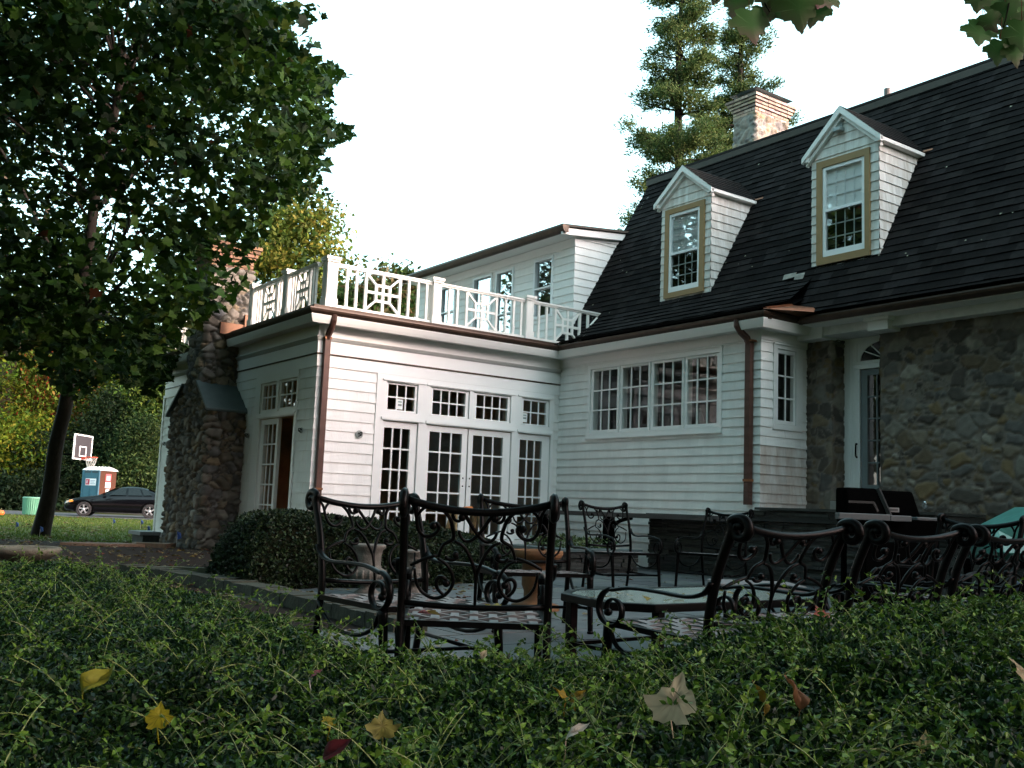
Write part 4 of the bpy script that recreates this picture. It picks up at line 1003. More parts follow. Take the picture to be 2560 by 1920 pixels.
for yv in (-.35, -2.0): mb = MB(); mb.box(4.02, 4.16, yv - .06, yv + .06, .1, .875); mb.build('post', M_BLACK, cnt)
mb = MB(); mb.tube(smooth_path([(4.1, -2.0, .55), (4.1, -2.08, .72), (4.1, -2.25, .82), (4.1, -2.5, .87)], 4), .03, n=6); mb.build('brace', M_BLACK, cnt)

planter = thing('stone_planter', 'low stone planter with sprigs of green below the counter', 'planter', (2.6, -2.6, .1))
mb = MB(); slate_face(mb, PS(2.1), -3.35, -2.0, .06, .40, rs); slate_face(mb, PF(-3.35), 2.1, 3.45, .06, .40, rs); mb.box(2.2, 3.4, -3.2, -2.0, .1, .38); mb.build('slate_face', M_SLATE, planter)
mb = MB(); mb.box(2.04, 2.3, -3.40, -2.0, .402, .44); mb.box(2.3, 3.5, -3.40, -3.1, .402, .44); mb.build('cap', M_SLAB, planter)
rng = np.random.default_rng(3); n = 420
c_ = np.stack([rng.uniform(2.3, 3.3, n), rng.uniform(-3.1, -2.1, n), .40 + .17 * rng.random(n)], 1)
put('foliage', leaves_mesh('foliage', c_ - np.array((2.6, -2.6, .1)), .07, OVAL, rng, pick_cols(rng, n, [(.05, .09, .03), (.09, .12, .04)]), up=.3), leafmat('planter_leaf'), planter)

# raised edging along the bed
ed = [on(300, 1413, .205), on(402, 1425, .205), on(560, 1452, .205), on(700, 1482, .205), on(830, 1510, .205), on(985, 1548, .205)]
mb = MB(); q = smooth_path([Vector(p) for p in ed], 8)
for i in range(len(q) - 1):
    a, b = q[i], q[i + 1]; d = (b - a).normalized(); s = Vector((d.y, -d.x, 0)); s = s if s.dot(Vector((RH[0], RH[1], 0))) > 0 else -s
    if i % 4 == 3: b = a + (b - a) * .93
    t = (rs.uniform(-.008, .008)); c = rs.uniform(.8, 1.3)
    mb.hexa([(a.x, a.y, .05), (b.x, b.y, .05), (b.x + s.x * .25, b.y + s.y * .25, .05), (a.x + s.x * .25, a.y + s.y * .25, .05)], [(a.x, a.y, .205 + t), (b.x, b.y, .205 + t), (b.x + s.x * .25, b.y + s.y * .25, .205 + t), (a.x + s.x * .25, a.y + s.y * .25, .205 + t)], (c, c, c))
tag(mb.build('stone_edging', mat('mossy_stone', (.022, .025, .014), .85, attr=True, var=.5, vscale=6, bump=.5, bscale=30)), 'mossy stone edging curving along the planting bed', 'edging')
mb = MB(); p, q_ = on(640, 1441, .12), on(400, 1432, .12); mb.bar((p[0], p[1], .15), (q_[0], q_[1], .15), .10, .08); tag(mb.build('timber_edging', mat('old_timber', (.07, .075, .045), .85, var=.4, vscale=10)), 'straight narrow timber edging behind the mossy stone', 'edging')

# ---------------------------------------------------------------- chairs
M_IRON = mat('bronze_black_iron', (.0020, .0021, .0021), .36, var=.3, vscale=20, spec=.07)
M_SEAT = mat('woven_seat_metal', (.15, .148, .148), .5, var=.06, vscale=20, spec=.2)
def spiral(c, r0, r1, a0, a1, k=18):
    return [(c[0] + (r0 + (r1 - r0) * i / k) * math.cos(a0 + (a1 - a0) * i / k), c[1] + (r0 + (r1 - r0) * i / k) * math.sin(a0 + (a1 - a0) * i / k)) for i in range(k + 1)]
CW, CS, CT = .285, .36, .865      # half width between posts, seat height, back height
def back_pt(xn, t):               # xn -1..1 across, t 0..1 up the back
    z = .43 + t * (CT - .43 - .03); y = -.27 - .13 * max(0.0, t) ** 1.3
    return (xn * (CW - .01), y, z)
def px_b(p): return ((p[0] - 925) / 845, (1330 - p[1]) / 1100)
B_CURVES = [
    [(100, 240), (150, 290), (190, 370), (198, 470), (230, 560), (300, 612), (385, 602), (450, 550), (462, 500), (430, 472), (395, 500)],
    [(205, 400), (270, 322), (380, 288), (500, 330), (590, 420), (632, 540), (640, 620), (600, 655), (530, 690), (490, 760), (470, 830)],
    [(730, 400), (700, 440), (650, 430), (622, 380), (645, 330), (695, 312), (775, 385), (880, 530), (985, 632), (1070, 650), (1130, 600), (1150, 540)],
    [(650, 655), (740, 690), (820, 780), (880, 900), (922, 1040), (926, 1345)],
    [(140, 930), (290, 862), (455, 812)],
    [(455, 845), (560, 900), (640, 1010), (648, 1130), (560, 1240), (430, 1275), (300, 1222), (220, 1120), (190, 960)],
    [(560, 1245), (478, 1180), (452, 1100), (490, 1045), (560, 1062), (575, 1110)],
    [(550, 818), (590, 852), (650, 852), (695, 825), (670, 800)]]
def ribbon(mb, pts, w0=.016, w1=.010, k=6, n=6):
    q = smooth_path(pts, k); L = len(q)
    mb.tube(q, [w0 * (.72 + .28 * math.sin(PI * i / (L - 1))) for i in range(L)], n=n, flat=w1 / w0)
def make_chair(name, label, group, far=False, lounge=False):
    t = thing(name, label, 'chair', group=group)
    k = 3 if far else 6; nn = 5 if far else 7
    # back
    mb = MB()
    sag = [(xn, 1.0 - .10 * (1 - xn * xn)) for xn in np.linspace(-1, 1, 9)]
    mb.tube(smooth_path([back_pt(*s) for s in sag], 2), .0155, n=nn, flat=1.0)
    mb.tube([back_pt(xn, .0 - .03 * (1 - xn * xn)) for xn in np.linspace(-1, 1, 7)], .012, n=nn)
    for c in B_CURVES:
        P = [px_b(p) for p in c]
        for m_ in (1, -1):
            ribbon(mb, [back_pt(m_ * x, tt) for x, tt in P], .0080, .0075, k=max(2, k // 2), n=nn)
            e = P[0] if c is B_CURVES[2] else P[-1]
            if c in (B_CURVES[0], B_CURVES[2], B_CURVES[6], B_CURVES[7]): mb.ball(back_pt(m_ * e[0], e[1]), .016 if c is not B_CURVES[7] else .014, 7)
    mb.build('backrest', M_IRON, t, local=True, smooth=True)
    # rear posts with scrolled tops, each a leg
    for s in (-1, 1):
        mb = MB(); x = s * CW
        pts = [(x, -.33, 0), (x, -.295, .18), (x, -.268, .36), (x, -.275, .48), (x, -.31, .64), (x, -.372, .80)]
        sp = spiral((-.412, CT - .052), .052, .016, rad(35), rad(35 + 430), 16 if not far else 10)
        pts += [(x, yy, zz) for yy, zz in sp]
        q = smooth_path(pts, 3)
        mb.tube(q, [.0165 if i < len(q) * .5 else .0165 - .004 * (i - len(q) * .5) / (len(q) * .5) for i in range(len(q))], n=nn, flat=1.2 if not far else 1.0)
        mb.ball((x, sp[-1][0], sp[-1][1]), .018, 8)
        mb.build('leg', M_IRON, t, local=True, smooth=True)
    for s in (-1, 1):
        mb = MB(); x = s * (CW + .005)
        mb.tube(smooth_path([(x, .30, 0), (x, .285, .14), (x, .27, .27), (x, .262, CS)], 3), [.016 + .006 * i / 9 for i in range(10)], n=nn); mb.ball((x, .30, .012), .022, 7, .6)
        mb.build('leg', M_IRON, t, local=True, smooth=True)
    for s in (-1, 1):
        mb = MB(); x = s * (CW + .012)
        pts = [(x, -.300, .60), (x, -.265, .555), (x, -.18, .530), (x, -.02, .535), (x, .13, .535), (x, .24, .515)]
        sp = spiral((.235, .430), .092, .030, rad(80), rad(80 - 470), 18 if not far else 11)
        pts += [(x, yy, zz) for yy, zz in sp]
        q = smooth_path(pts, 3)
        mb.tube(q, [.019 - .006 * i / len(q) for i in range(len(q))], n=nn, flat=.5)
        mb.ball((x, sp[-1][0], sp[-1][1]), .018, 7)
        mb.tube(smooth_path([(x, .245, .345), (x, .20, .27), (x, .05, .22), (x, -.15, .24), (x, -.27, .33)], 3), .010, n=nn)
        mb.build('arm', M_IRON, t, local=True, smooth=True)
    # seat
    mb = MB(); fb_ = MB(); y0, y1 = -.26, .275
    zf = lambda y: CS + .015 * (y - y0) / (y1 - y0)
    for (a, b) in (((-CW, y0), (CW, y0)), ((-CW, y1), (CW, y1)), ((-CW, y0), (-CW, y1)), ((CW, y0), (CW, y1))): fb_.bar((a[0], a[1], zf(a[1]) - .010), (b[0], b[1], zf(b[1]) - .010), .024, .024)
    nx, ny = 7, 6
    if far: nx, ny = 6, 7
    for i in range(nx):
        x = -CW + .05 + (2 * CW - .1) * i / (nx - 1); P = []
        for j in range(2 * ny + 1): y = y0 + (y1 - y0) * j / (2 * ny); P.append((y, zf(y) + (.005 if ((i + (j + 1) // 2) % 2) else -.005) * (1 if j % 2 else 0)))
        for (ya, za), (yb, zb) in zip(P[:-1], P[1:]):
            mb.quad((x - .017, ya, za), (x + .017, ya, za), (x + .017, yb, zb), (x - .017, yb, zb))
            for e_ in (-.017, .017): mb.quad((x + e_, ya, za), (x + e_, yb, zb), (x + e_, yb, zb - .014), (x + e_, ya, za - .014))
    for j in range(ny):
        y = y0 + (y1 - y0) * (2 * j + 1) / (2 * ny); P = []
        for i in range(2 * nx - 1): x = -CW + .05 + (2 * CW - .1) * i / (2 * nx - 2); P.append((x, zf(y) + (0 if i % 2 else (-.006 if ((i // 2 + j + 1) % 2) else .007))))
        P = [(-CW, zf(y))] + P + [(CW, zf(y))]
        for (xa, za), (xb, zb) in zip(P[:-1], P[1:]):
            mb.quad((xa, y - .013, za), (xb, y - .013, zb), (xb, y + .013, zb), (xa, y + .013, za))
            for e_ in (-.013, .013): mb.quad((xa, y + e_, za), (xb, y + e_, zb), (xb, y + e_, zb - .018), (xa, y + e_, za - .018))
    so_ = mb.build('seat', M_SEAT, t, local=True, recalc=False); fb_.build('seat_frame', M_IRON, t, local=True)
    mb = MB()
    mb.tube([(-CW, .275, .16), (-CW, .1, .15), (CW, .1, .15), (CW, .275, .16)], .010, n=nn); mb.tube([(-CW, -.3, .16), (-CW, .1, .15)], .010, n=nn); mb.tube([(CW, -.3, .16), (CW, .1, .15)], .010, n=nn)
    mb.build('stretcher', M_IRON, t, local=True, smooth=True)
    return t
def chair_at(t, bc, rz, sx=1, sy=1, sz=1, label=None):
    r = rad(rz); f = np.array((-math.sin(r), math.cos(r))); c = np.array(bc) + f * .27 * sy
    t.location = (c[0], c[1], .118); t.rotation_euler = (0, 0, r); t.scale = (sx, sy, sz)
    if label: t['label'] = label
    return t
G1 = 'wrought iron armchairs around the low glass table'; G2 = 'wrought iron dining chairs further along the patio'
c2 = make_chair('armchair', 'black scrollwork armchair seen from behind, its woven seat in full view', G1)
chair_at(c2, (-4.004, -10.444), -33.5, 1.02, 1, 1)
def dupc(src, *a, **k): return chair_at(copy_tree(src), *a, **k)
dupc(c2, (-3.805, -9.233), -183.2, 1.0, 1.35, 1.0, label='black armchair turned sideways in front of the dark boxwood and the white urn')
R = [((-3.05, -11.109), 'black armchair seen from behind with its long arm reaching over the low glass table'), ((-2.146, -11.071), 'black armchair seen from behind between two others, just below the open grill'), ((-1.292, -11.035), 'rightmost black armchair cut by the photo edge, below the teal cover')]
for bc, lb in R: dupc(c2, bc, -1.9, 1.12, 1.1, .945, label=lb)
cf = make_chair('dining_chair', 'black dining chair facing us between the near armchair and the terracotta pot', G2, far=True)
chair_at(cf, (-1.87, -7.90), -203.0, 1.13, 1, 1.05)
dupc(cf, (1.177, -5.332), -189.0, 1, 1, 1.08, label='black dining chair standing before the counter where the white shingles show through')
dupc(cf, (2.735, -5.583), -256.2, 1, 1, 1.06, label='black dining chair facing left in front of the stacked slate platform')
dupc(cf, (-.165, -10.301), 86.3, 1, 1, 1.03, label='black dining chair with a curled top standing between grill and teal cover')

# low glass table
tc_ = (-2.05, -9.75)
tb = thing('glass_table', 'low black framed table with frosted glass top and fallen leaves on it', 'table', (tc_[0], tc_[1], .118))
TP = [(-2.70, -9.36), (-2.80, -9.86), (-2.62, -10.03), (-1.18, -9.98), (-.98, -9.80), (-1.05, -9.22), (-1.25, -9.08), (-2.5, -9.17)]
cen = np.mean(TP, 0)
def inset(P, d): return [tuple(np.array(p) + (cen - np.array(p)) / np.linalg.norm(cen - np.array(p)) * d) for p in P]
ip = inset(TP, .06); n8 = len(TP)
mb = MB(); vs = [(x, y, z) for P, z in ((TP, .435), (TP, .478), (ip, .478), (ip, .435)) for x, y in P]
mb.add(vs, [(k * n8 + i, k * n8 + (i + 1) % n8, ((k + 1) % 4) * n8 + (i + 1) % n8, ((k + 1) % 4) * n8 + i) for k in range(4) for i in range(n8)])
mb.build('table_frame', M_IRON, tb, bevel=.006)
mb = MB(); gp_ = inset(TP, .055); mb.add([(x, y, z) for z in (.462, .474) for x, y in gp_], [tuple(range(n8)), tuple(range(n8, 2 * n8))] + [(i, (i + 1) % n8, n8 + (i + 1) % n8, n8 + i) for i in range(n8)])
mb.build('glass_top', mat('frosted_glass', (.20, .29, .27), .12, var=.10, vscale=6, spec=1.0), tb)
for (x, y) in inset([TP[0], TP[2], TP[3], TP[5]], .07):
    mb = MB(); mb.box(x - .025, x + .025, y - .025, y + .025, .118, .44); mb.build('leg', M_IRON, tb, bevel=.005)
mb = MB(); L4 = inset([TP[0], TP[2], TP[3], TP[5]], .07)
for a, b in zip(L4, L4[1:] + L4[:1]): mb.bar((a[0], a[1], .20), (b[0], b[1], .20), .02)
mb.build('stretcher', M_IRON, tb)

ot = thing('ottoman', 'low dark ottoman in front of the slate platform behind the near armchairs', 'ottoman', (-.55, -8.9, .118), rad(-36))
mb = MB(); mb.box(-.30, .30, -.25, .25, .30, .36); mb.build('seat', M_SEAT, ot, local=True, bevel=.01)
for sx_ in (-1, 1):
    for sy_ in (-1, 1): mb = MB(); mb.tube(smooth_path([(sx_ * .27, sy_ * .22, 0), (sx_ * .25, sy_ * .20, .15), (sx_ * .28, sy_ * .23, .30)], 3), .018, n=6); mb.build('leg', M_IRON, ot, local=True, smooth=True)
mb = MB()
for sy_ in (-1, 1): mb.tube(smooth_path([(-.25, sy_ * .23, .05), (-.12, sy_ * .23, .24), (0, sy_ * .23, .28), (.12, sy_ * .23, .24), (.25, sy_ * .23, .05)], 3), .012, n=6)
mb.build('arch', M_IRON, ot, local=True, smooth=True)

# ---------------------------------------------------------------- pots
M_URN = mat('pale_cast_stone', (.105, .10, .085), .85, var=.35, vscale=12, bump=.4, bscale=60)
def urn(label, p, h, group):
    t = thing('stone_urn', label, 'urn', (p[0], p[1], .118), group=group); k = h / .46
    mb = MB(); mb.lathe([(.115, 0), (.115, .03), (.085, .045), (.06, .075), (.06, .095), (.10, .115), (.155, .15), (.168, .19), (.155, .225), (.118, .25), (.112, .27)], 28, col=(1, 1, 1)); mb.v = [tuple(c * k for c in v) for v in mb.v]; mb.build('bowl', M_URN, t, local=True, smooth=True)
    mb = MB()
    for i in range(16): th = 2 * PI * i / 16; mb.tube([(k * r * math.cos(th), k * r * math.sin(th), k * z) for r, z in ((.10, .12), (.152, .15), (.166, .19), (.152, .225))], .016 * k, n=5)
    mb.build('gadroon', M_URN, t, local=True, smooth=True)
    mb = MB(); mb.lathe([(.112, .27), (.115, .36), (.128, .41), (.150, .43), (.155, .45), (.140, .46), (.12, .445), (.10, .40), (.001, .40)], 28); mb.v = [tuple(c * k for c in v) for v in mb.v]; mb.build('rim', M_URN, t, local=True, smooth=True)
    return t
urn('pale fluted stone urn seen through the sideways armchair in front of the boxwood', on(917, 1487, .118), .45, 'stone urns by the boxwood')
urn('pale stone urn mostly hidden behind the left post of the near armchair', on(1030, 1484, .118), .40, 'stone urns by the boxwood')
p = on(1338, 1524, .118)
tp = thing('terracotta_pot', 'orange terracotta pedestal pot behind the near armchair', 'pot', (p[0], p[1], .118))
M_TERRA = mat('terracotta', (.105, .048, .014), .8, var=.4, vscale=7)
mb = MB(); mb.lathe([(.20, 0), (.20, .04), (.13, .06), (.10, .09), (.10, .15), (.12, .20), (.12, .37), (.16, .40)], 20); mb.build('pedestal', M_TERRA, tp, local=True, smooth=True)
mb = MB(); mb.lathe([(.16, .40), (.20, .42), (.215, .45), (.215, .485), (.19, .485), (.18, .45), (.001, .44)], 20); mb.build('rim', M_TERRA, tp, local=True, smooth=True)
p = at(60, 1378, 9.0)
bt = thing('stone_basin', 'weathered round stone basin beside the mulch at the left edge', 'basin', (p[0], p[1], .1))
mb = MB(); mb.lathe([(.16, 0), (.15, .05), (.10, .12), (.13, .18), (.24, .24)], 22); mb.build('pedestal', mat('dark_cast_stone', (.06, .055, .04), .9, var=.4, vscale=10, bump=.5), bt, local=True, smooth=True)
mb = MB(); mb.lathe([(.20, .22), (.29, .265), (.315, .30), (.30, .325), (.27, .315), (.22, .26), (.001, .24)], 28); mb.build('bowl', mat('mossy_cast_stone', (.085, .08, .06), .9, var=.4, vscale=8, bump=.5), bt, local=True, smooth=True)

# ---------------------------------------------------------------- grill
p = at(2222, 1300, 9.0); gr = thing('gas_grill', 'open black gas grill with a grey side shelf in front of the stone wall', 'grill', (p[0], p[1], .118), math.atan2(-.5844, .8115) + .10)
mb = MB(); mb.hexa([(-.34, -.24, .70), (.34, -.24, .70), (.34, .24, .70), (-.34, .24, .70)], [(-.38, -.27, .86), (.38, -.27, .86), (.38, .27, .86), (-.38, .27, .86)]); mb.build('firebox', M_BLACK, gr, local=True, bevel=.015)
mb = MB(); # raised lid: a deep shell leaning back, open towards us on its right
mb.hexa([(-.37, .02, .84), (.02, .02, .84), (.02, .30, .90), (-.37, .30, .90)], [(-.35, .10, 1.13), (-.06, .10, 1.13), (-.06, .34, 1.13), (-.35, .34, 1.13)])
mb.hexa([(.02, .18, .88), (.40, .18, .88), (.40, .32, .90), (.02, .32, .90)], [(-.03, .22, 1.12), (.34, .22, 1.12), (.34, .34, 1.12), (-.03, .34, 1.12)])
lid = mb.build('lid', M_BLACK, gr, local=True, bevel=.02)
mb = MB(); mb.bar((.03, .0, .85), (-.05, .10, 1.13), .03); mb.bar((.03, 0, .85), (.14, -.05, .80), .03); mb.bar((-.37, .0, 1.0), (-.14, .0, 1.0), .012, .02); mb.bar((-.14, 0, 1.0), (-.10, 0, .92), .012, .02); mb.build('lid_edge', mat('worn_metal', (.012, .013, .013), .5, metal=0), lid, local=True)
mb = MB(); mb.box(.08, .18, .165, .178, .925, .965); mb.box(.093, .167, .160, .166, .935, .955, (.3, .3, .3)); mb.build('name_plate', mat('plate_metal', (.22, .23, .23), .4, attr=True), lid, local=True)
mb = MB(); mb.lathe([(.03, -.01), (.035, 0), (.03, .012), (.001, .014)], 14); mb.v = [(.39 + v[2], .10 + v[0], 1.0 + v[1]) for v in mb.v]; mb.build('thermometer', mat('chrome', (.7, .7, .7), .2, metal=1), lid, local=True)
mb = MB(); mb.box(-.62, -.16, -.36, -.28, .84, .895); mb.box(-.16, .03, -.36, -.28, .84, .89); mb.box(.16, .42, -.2, .1, .85, .885); mb.build('side_shelf', mat('grey_shelf', (.07, .08, .083), .5), gr, local=True, bevel=.006)
mb = MB()
for sx_ in (-.33, .33):
    for sy_ in (-.2, .2): mb.bar((sx_, sy_, .05), (sx_, sy_, .72), .04)
mb.box(-.34, .34, -.22, .22, .12, .16); mb.box(-.32, .32, -.23, -.215, .16, .66); mb.build('cart', M_BLACK, gr, local=True)
for sx_ in (-.36, .36):
    mb = MB(); mb.lathe([(.001, -.02), (.08, -.02), (.085, 0), (.08, .02), (.001, .02)], 16); mb.v = [(sx_ + v[2], .2 + v[0], .085 + v[1]) for v in mb.v]; mb.build('wheel', M_BLACK, gr, local=True)

# teal cover over something beside the wall
p = at(2560, 1330, 8.6)
cv = thing('teal_cover', 'teal vinyl cover draped over a wedge shape at the right edge', 'cover', (p[0], p[1], .118), math.atan2(-.5844, .8115))
mb = MB()
prof = [(-.36, .74), (-.30, .80), (.03, .975), (.05, .985), (.16, .99), (.35, .90), (.48, .72)]
fr_ = [(x, -.20 + .04 * math.sin(i * 2.1), z) for i, (x, z) in enumerate(prof)]; bk = [(x, .25, z + .02) for x, z in prof]
for i in range(len(prof) - 1): mb.quad(fr_[i], fr_[i + 1], bk[i + 1], bk[i])
lo = [(x * 1.05, -.27 - .03 * (i % 2), .62) for i, (x, z) in enumerate(prof)]; lo2 = [(x * 1.0, -.24 + .03 * (i % 2), .56) for i, (x, z) in enumerate(prof)]
for i in range(len(prof) - 1): mb.quad(fr_[i], fr_[i + 1], lo[i + 1], lo[i]); mb.quad(lo[i], lo[i + 1], lo2[i + 1], lo2[i])
for i in (0, len(prof) - 1): mb.poly([fr_[i], bk[i], (bk[i][0], .25, .56), lo2[i], lo[i]])
mb.build('cover_sheet', mat('teal_vinyl', (.035, .17, .145), .35, var=.25, vscale=5, bump=.2, bscale=8), cv, local=True)
mb = MB(); mb.hexa([(.02, -.25, .90), (.16, -.25, .93), (.16, -.19, .945), (.02, -.19, .93)], [(.03, -.24, .94), (.17, -.24, .975), (.17, -.1, 1.0), (.03, -.1, .985)]); mb.build('flap', mat('teal_flap', (.06, .24, .20), .4), cv, local=True)
mb = MB(); mb.quad((.06, -.265, .80), (.26, -.27, .80), (.24, -.235, .90), (.05, -.235, .915)); mb.build('painted_highlight', mat('painted_highlight', (.40, .42, .36), .6, var=.3, vscale=20), cv, local=True)  # white highlight on the vinyl, laid on as a pale patch
tw_ = thing('side_table', 'dark side table under the teal cover', 'table', (p[0], p[1], .118), math.atan2(-.5844, .8115))
mb = MB(); mb.box(-.42, .55, -.30, .28, .50, .545); mb.build('tabletop', M_BLACK, tw_, local=True)
for sx_ in (-.38, .51):
    for sy_ in (-.26, .24): mb = MB(); mb.box(sx_ - .025, sx_ + .025, sy_ - .025, sy_ + .025, 0, .50); mb.build('leg', M_BLACK, tw_, local=True)
p = at(2556, 1475, 7.6)
mb = MB(); mb.ball((p[0], p[1], p[2]), .075, 14); mb.ball((p[0], p[1], p[2] + .073), .012, 6)
tag(mb.build('ball', mat('navy_rubber', (.012, .012, .05), .5), smooth=True), 'dark navy ball at the right edge below the teal cover', 'ball')
mb = MB(); mb.lathe([(.12, .1), (.10, .14), (.06, .2), (.05, .34), (.09, p[2] - .06)], 12, (p[0], p[1], 0)); tag(mb.build('ball_stand', M_BLACK, smooth=True), 'small black stand under the navy ball', 'stand')

# sawhorse by the french doors
p = V0 = (2.38, -.42)
sh = thing('sawhorse', 'wooden sawhorse with an orange rag standing by the french doors', 'sawhorse', (2.38, -.55, .1))
M_LUM = mat('raw_lumber', (.30, .20, .09), .75, var=.3, vscale=12)
mb = MB(); mb.box(2.12, 2.66, -.60, -.50, .84, .92); mb.build('beam', M_LUM, sh)
for sx_ in (2.18, 2.60):
    for sy_ in (-1, 1): mb = MB(); mb.bar((sx_ - (.10 if sx_ < 2.3 else -.10), -.55 + sy_ * .22, .1), (sx_, -.55 + sy_ * .05, .86), .07, .03); mb.build('leg', M_LUM, sh)
mb = MB(); mb.hexa([(2.36, -.64, .88), (2.50, -.64, .87), (2.50, -.46, .87), (2.36, -.46, .88)], [(2.38, -.62, .935), (2.47, -.62, .95), (2.47, -.48, .95), (2.38, -.48, .93)]); mb.build('rag', mat('orange_cloth', (.55, .17, .04), .8), sh)

# plywood sheets and boards lying on the mulch
M_PLY = mat('plywood', (.15, .095, .06), .8, var=.3, vscale=3, stretch=(1, 6, 1))
boards = [((170, 1362), (292, 1366), (430, 1365), (300, 1357), .035, 'broad plywood sheet lying on the mulch beside the stone chimney'), ((150, 1362), (275, 1367), (290, 1363), (175, 1358), .03, 'narrow plywood strip on the mulch nearest the basin'), ((340, 1364), (415, 1369), (440, 1362), (330, 1360), .06, 'plywood sheet resting on another against the stone chimney'), ((185, 1354), (300, 1349), (375, 1352), (270, 1356), .02, 'furthest plywood sheet near the lawn edge')]
for a, b, c, d, h_, lb in boards:
    P = [on(q[0], q[1], .1) for q in (a, b, c, d)]; z0 = min(gzf(q[0], q[1]) for q in P) + .01; mb = MB()
    mb.hexa([(q[0], q[1], gzf(q[0], q[1]) - .005) for q in P], [(q[0], q[1], gzf(q[0], q[1]) + h_ + .015) for q in P])
    tag(mb.build('plywood_sheet', M_PLY), lb, 'plywood', 'plywood on the mulch')

# survey flags
M_FLAG = mat('blue_flag', (.005, .045, .20), .6); M_WIRE = mat('flag_wire', (.3, .3, .3), .4, metal=.6)
for x, y, d, lb in ((38, 1326, 25, 'blue marker flag in the lawn left of the leaning maple trunk'), (99, 1333, 22.5, 'blue marker flag right at the foot of the maple trunk'), (282, 1304, 30, 'blue marker flag in front of the parked car between its wheels'), (352, 1306, 30, 'blue marker flag in front of the rear wheel of the parked car'), (368, 1322, 24, 'blue marker flag by the far corner of the white house'), (442, 1340, 16.6, 'blue marker flag against the stone chimney foot')):
    p = at(x, y, d); z0 = gzf(p[0], p[1]); f = thing('marker_flag', lb, 'flag', (p[0], p[1], z0), math.atan2(-.5844, .8115), 'blue marker flags')
    h = max(.2, p[2] - z0 + .02)
    mb = MB(); mb.tube([(0, 0, -.02), (.01, 0, h + .05)], .004, n=4); mb.build('wire', M_WIRE, f, local=True)
    mb = MB(); mb.add([(0, 0, h + .06), (.06, .02, h + .03), (.085, -.01, h - .05), (.01, .01, h - .08), (0, -.006, h + .06), (.06, .014, h + .03), (.085, -.016, h - .05), (.01, .004, h - .08)], [(0, 1, 2, 3), (4, 5, 6, 7), (0, 1, 5, 4), (1, 2, 6, 5), (2, 3, 7, 6), (3, 0, 4, 7)]); mb.build('flag', M_FLAG, f, local=True)

# ---------------------------------------------------------------- basketball hoop, portable toilet, bin, car
def frame_at(x, y, d): q = at(x, y, d); return q, gzf(q[0], q[1])
q, z0 = frame_at(207, 1120, 40.0); hp = thing('basketball_hoop', 'basketball hoop with white lined dark backboard and orange rim above the portable toilet', 'hoop', (q[0], q[1], z0), rad(52.5))
def L(z): return z - z0
bz0, bz1 = 2.19 - z0, 3.19 - z0; hw = .80
mb = MB(); t_ = .055
for a0, a1, b0, b1 in ((-hw, hw, bz0, bz0 + t_), (-hw, hw, bz1 - t_, bz1), (-hw, -hw + t_ * 1.5, bz0 + t_, bz1 - t_), (hw - t_ * 1.5, hw, bz0 + t_, bz1 - t_)): mb.box(a0, a1, -.02, .02, b0, b1)
for a0, a1, b0, b1 in ((-.30, .30, bz0 + .13, bz0 + .17), (-.30, .30, bz0 + .50, bz0 + .54), (-.30, -.25, bz0 + .17, bz0 + .5), (.25, .30, bz0 + .17, bz0 + .5)): mb.box(a0, a1, -.022, .0, b0, b1)
mb.build('backboard_lines', mat('hoop_white', (.8, .8, .8), .5), hp, local=True)
mb = MB(); mb.box(-hw + .05, hw - .05, -.008, .008, bz0 + .04, bz1 - .04); mb.build('backboard', mat('acrylic', (.045, .042, .046), .4, spec=.2), hp, local=True)
mb = MB(); rz = bz0 + .12; n = 22
mb.tube([(.23 * math.cos(2 * PI * i / n), -.38 + .23 * math.sin(2 * PI * i / n), rz) for i in range(n + 1)], .018, n=6); mb.box(-.10, .10, -.17, -.02, rz - .10, rz + .01); mb.build('rim', mat('rim_orange', (.45, .06, .03), .5), hp, local=True)
mb = MB()
for i in range(12):
    a, b = 2 * PI * i / 12, 2 * PI * (i + 1) / 12
    for (aa, bb) in ((a, b), (b, a)): mb.tube([(.23 * math.cos(aa), -.38 + .23 * math.sin(aa), rz), (.18 * math.cos(bb), -.38 + .18 * math.sin(bb), rz - .2), (.13 * math.cos(aa), -.38 + .13 * math.sin(aa), rz - .4)], .006, n=3)
mb.build('net', mat('net_cord', (.7, .7, .65), .8), hp, local=True)
mb = MB(); mb.bar((0, .02, bz0 + .2), (-.05, .95, bz0 + .2), .07); mb.bar((0, .02, bz1 - .2), (-.05, .95, bz1 - .2), .07); mb.box(-.13, .03, .90, 1.06, 0, bz1); mb.build('pole', M_BLACK, hp, local=True)

q, z0 = frame_at(251, 1170, 50.0); H = 2.32
wc = thing('portable_toilet', 'teal portable toilet with brown side and white domed roof behind the car', 'portable toilet', (q[0], q[1], z0), math.atan2(-.5844, .8115) - .42)
M_TEAL = mat('teal_plastic', (.022, .10, .14), .6, var=.15); M_BRN = mat('brown_plastic', (.075, .028, .014), .7, var=.15, spec=.2)
mb = MB(); mb.box(-1.10, 0, 0.02, 1.08, .1, H - .16); cab = mb.build('cabin', M_BRN, wc, local=True)
mb = MB(); mb.box(-1.12, .02, -.03, .02, .1, H - .16); mb.box(-1.0, -.58, -.05, -.03, .3, 1.25); mb.box(-.48, -.10, -.05, -.03, .3, 1.25); mb.box(-.92, -.12, -.045, -.03, 1.32, 1.86); mb.box(-1.12, -1.02, -.05, -.03, .1, H - .16); mb.box(-.06, .02, -.05, -.03, .1, H - .16); mb.build('door', M_TEAL, wc, local=True)
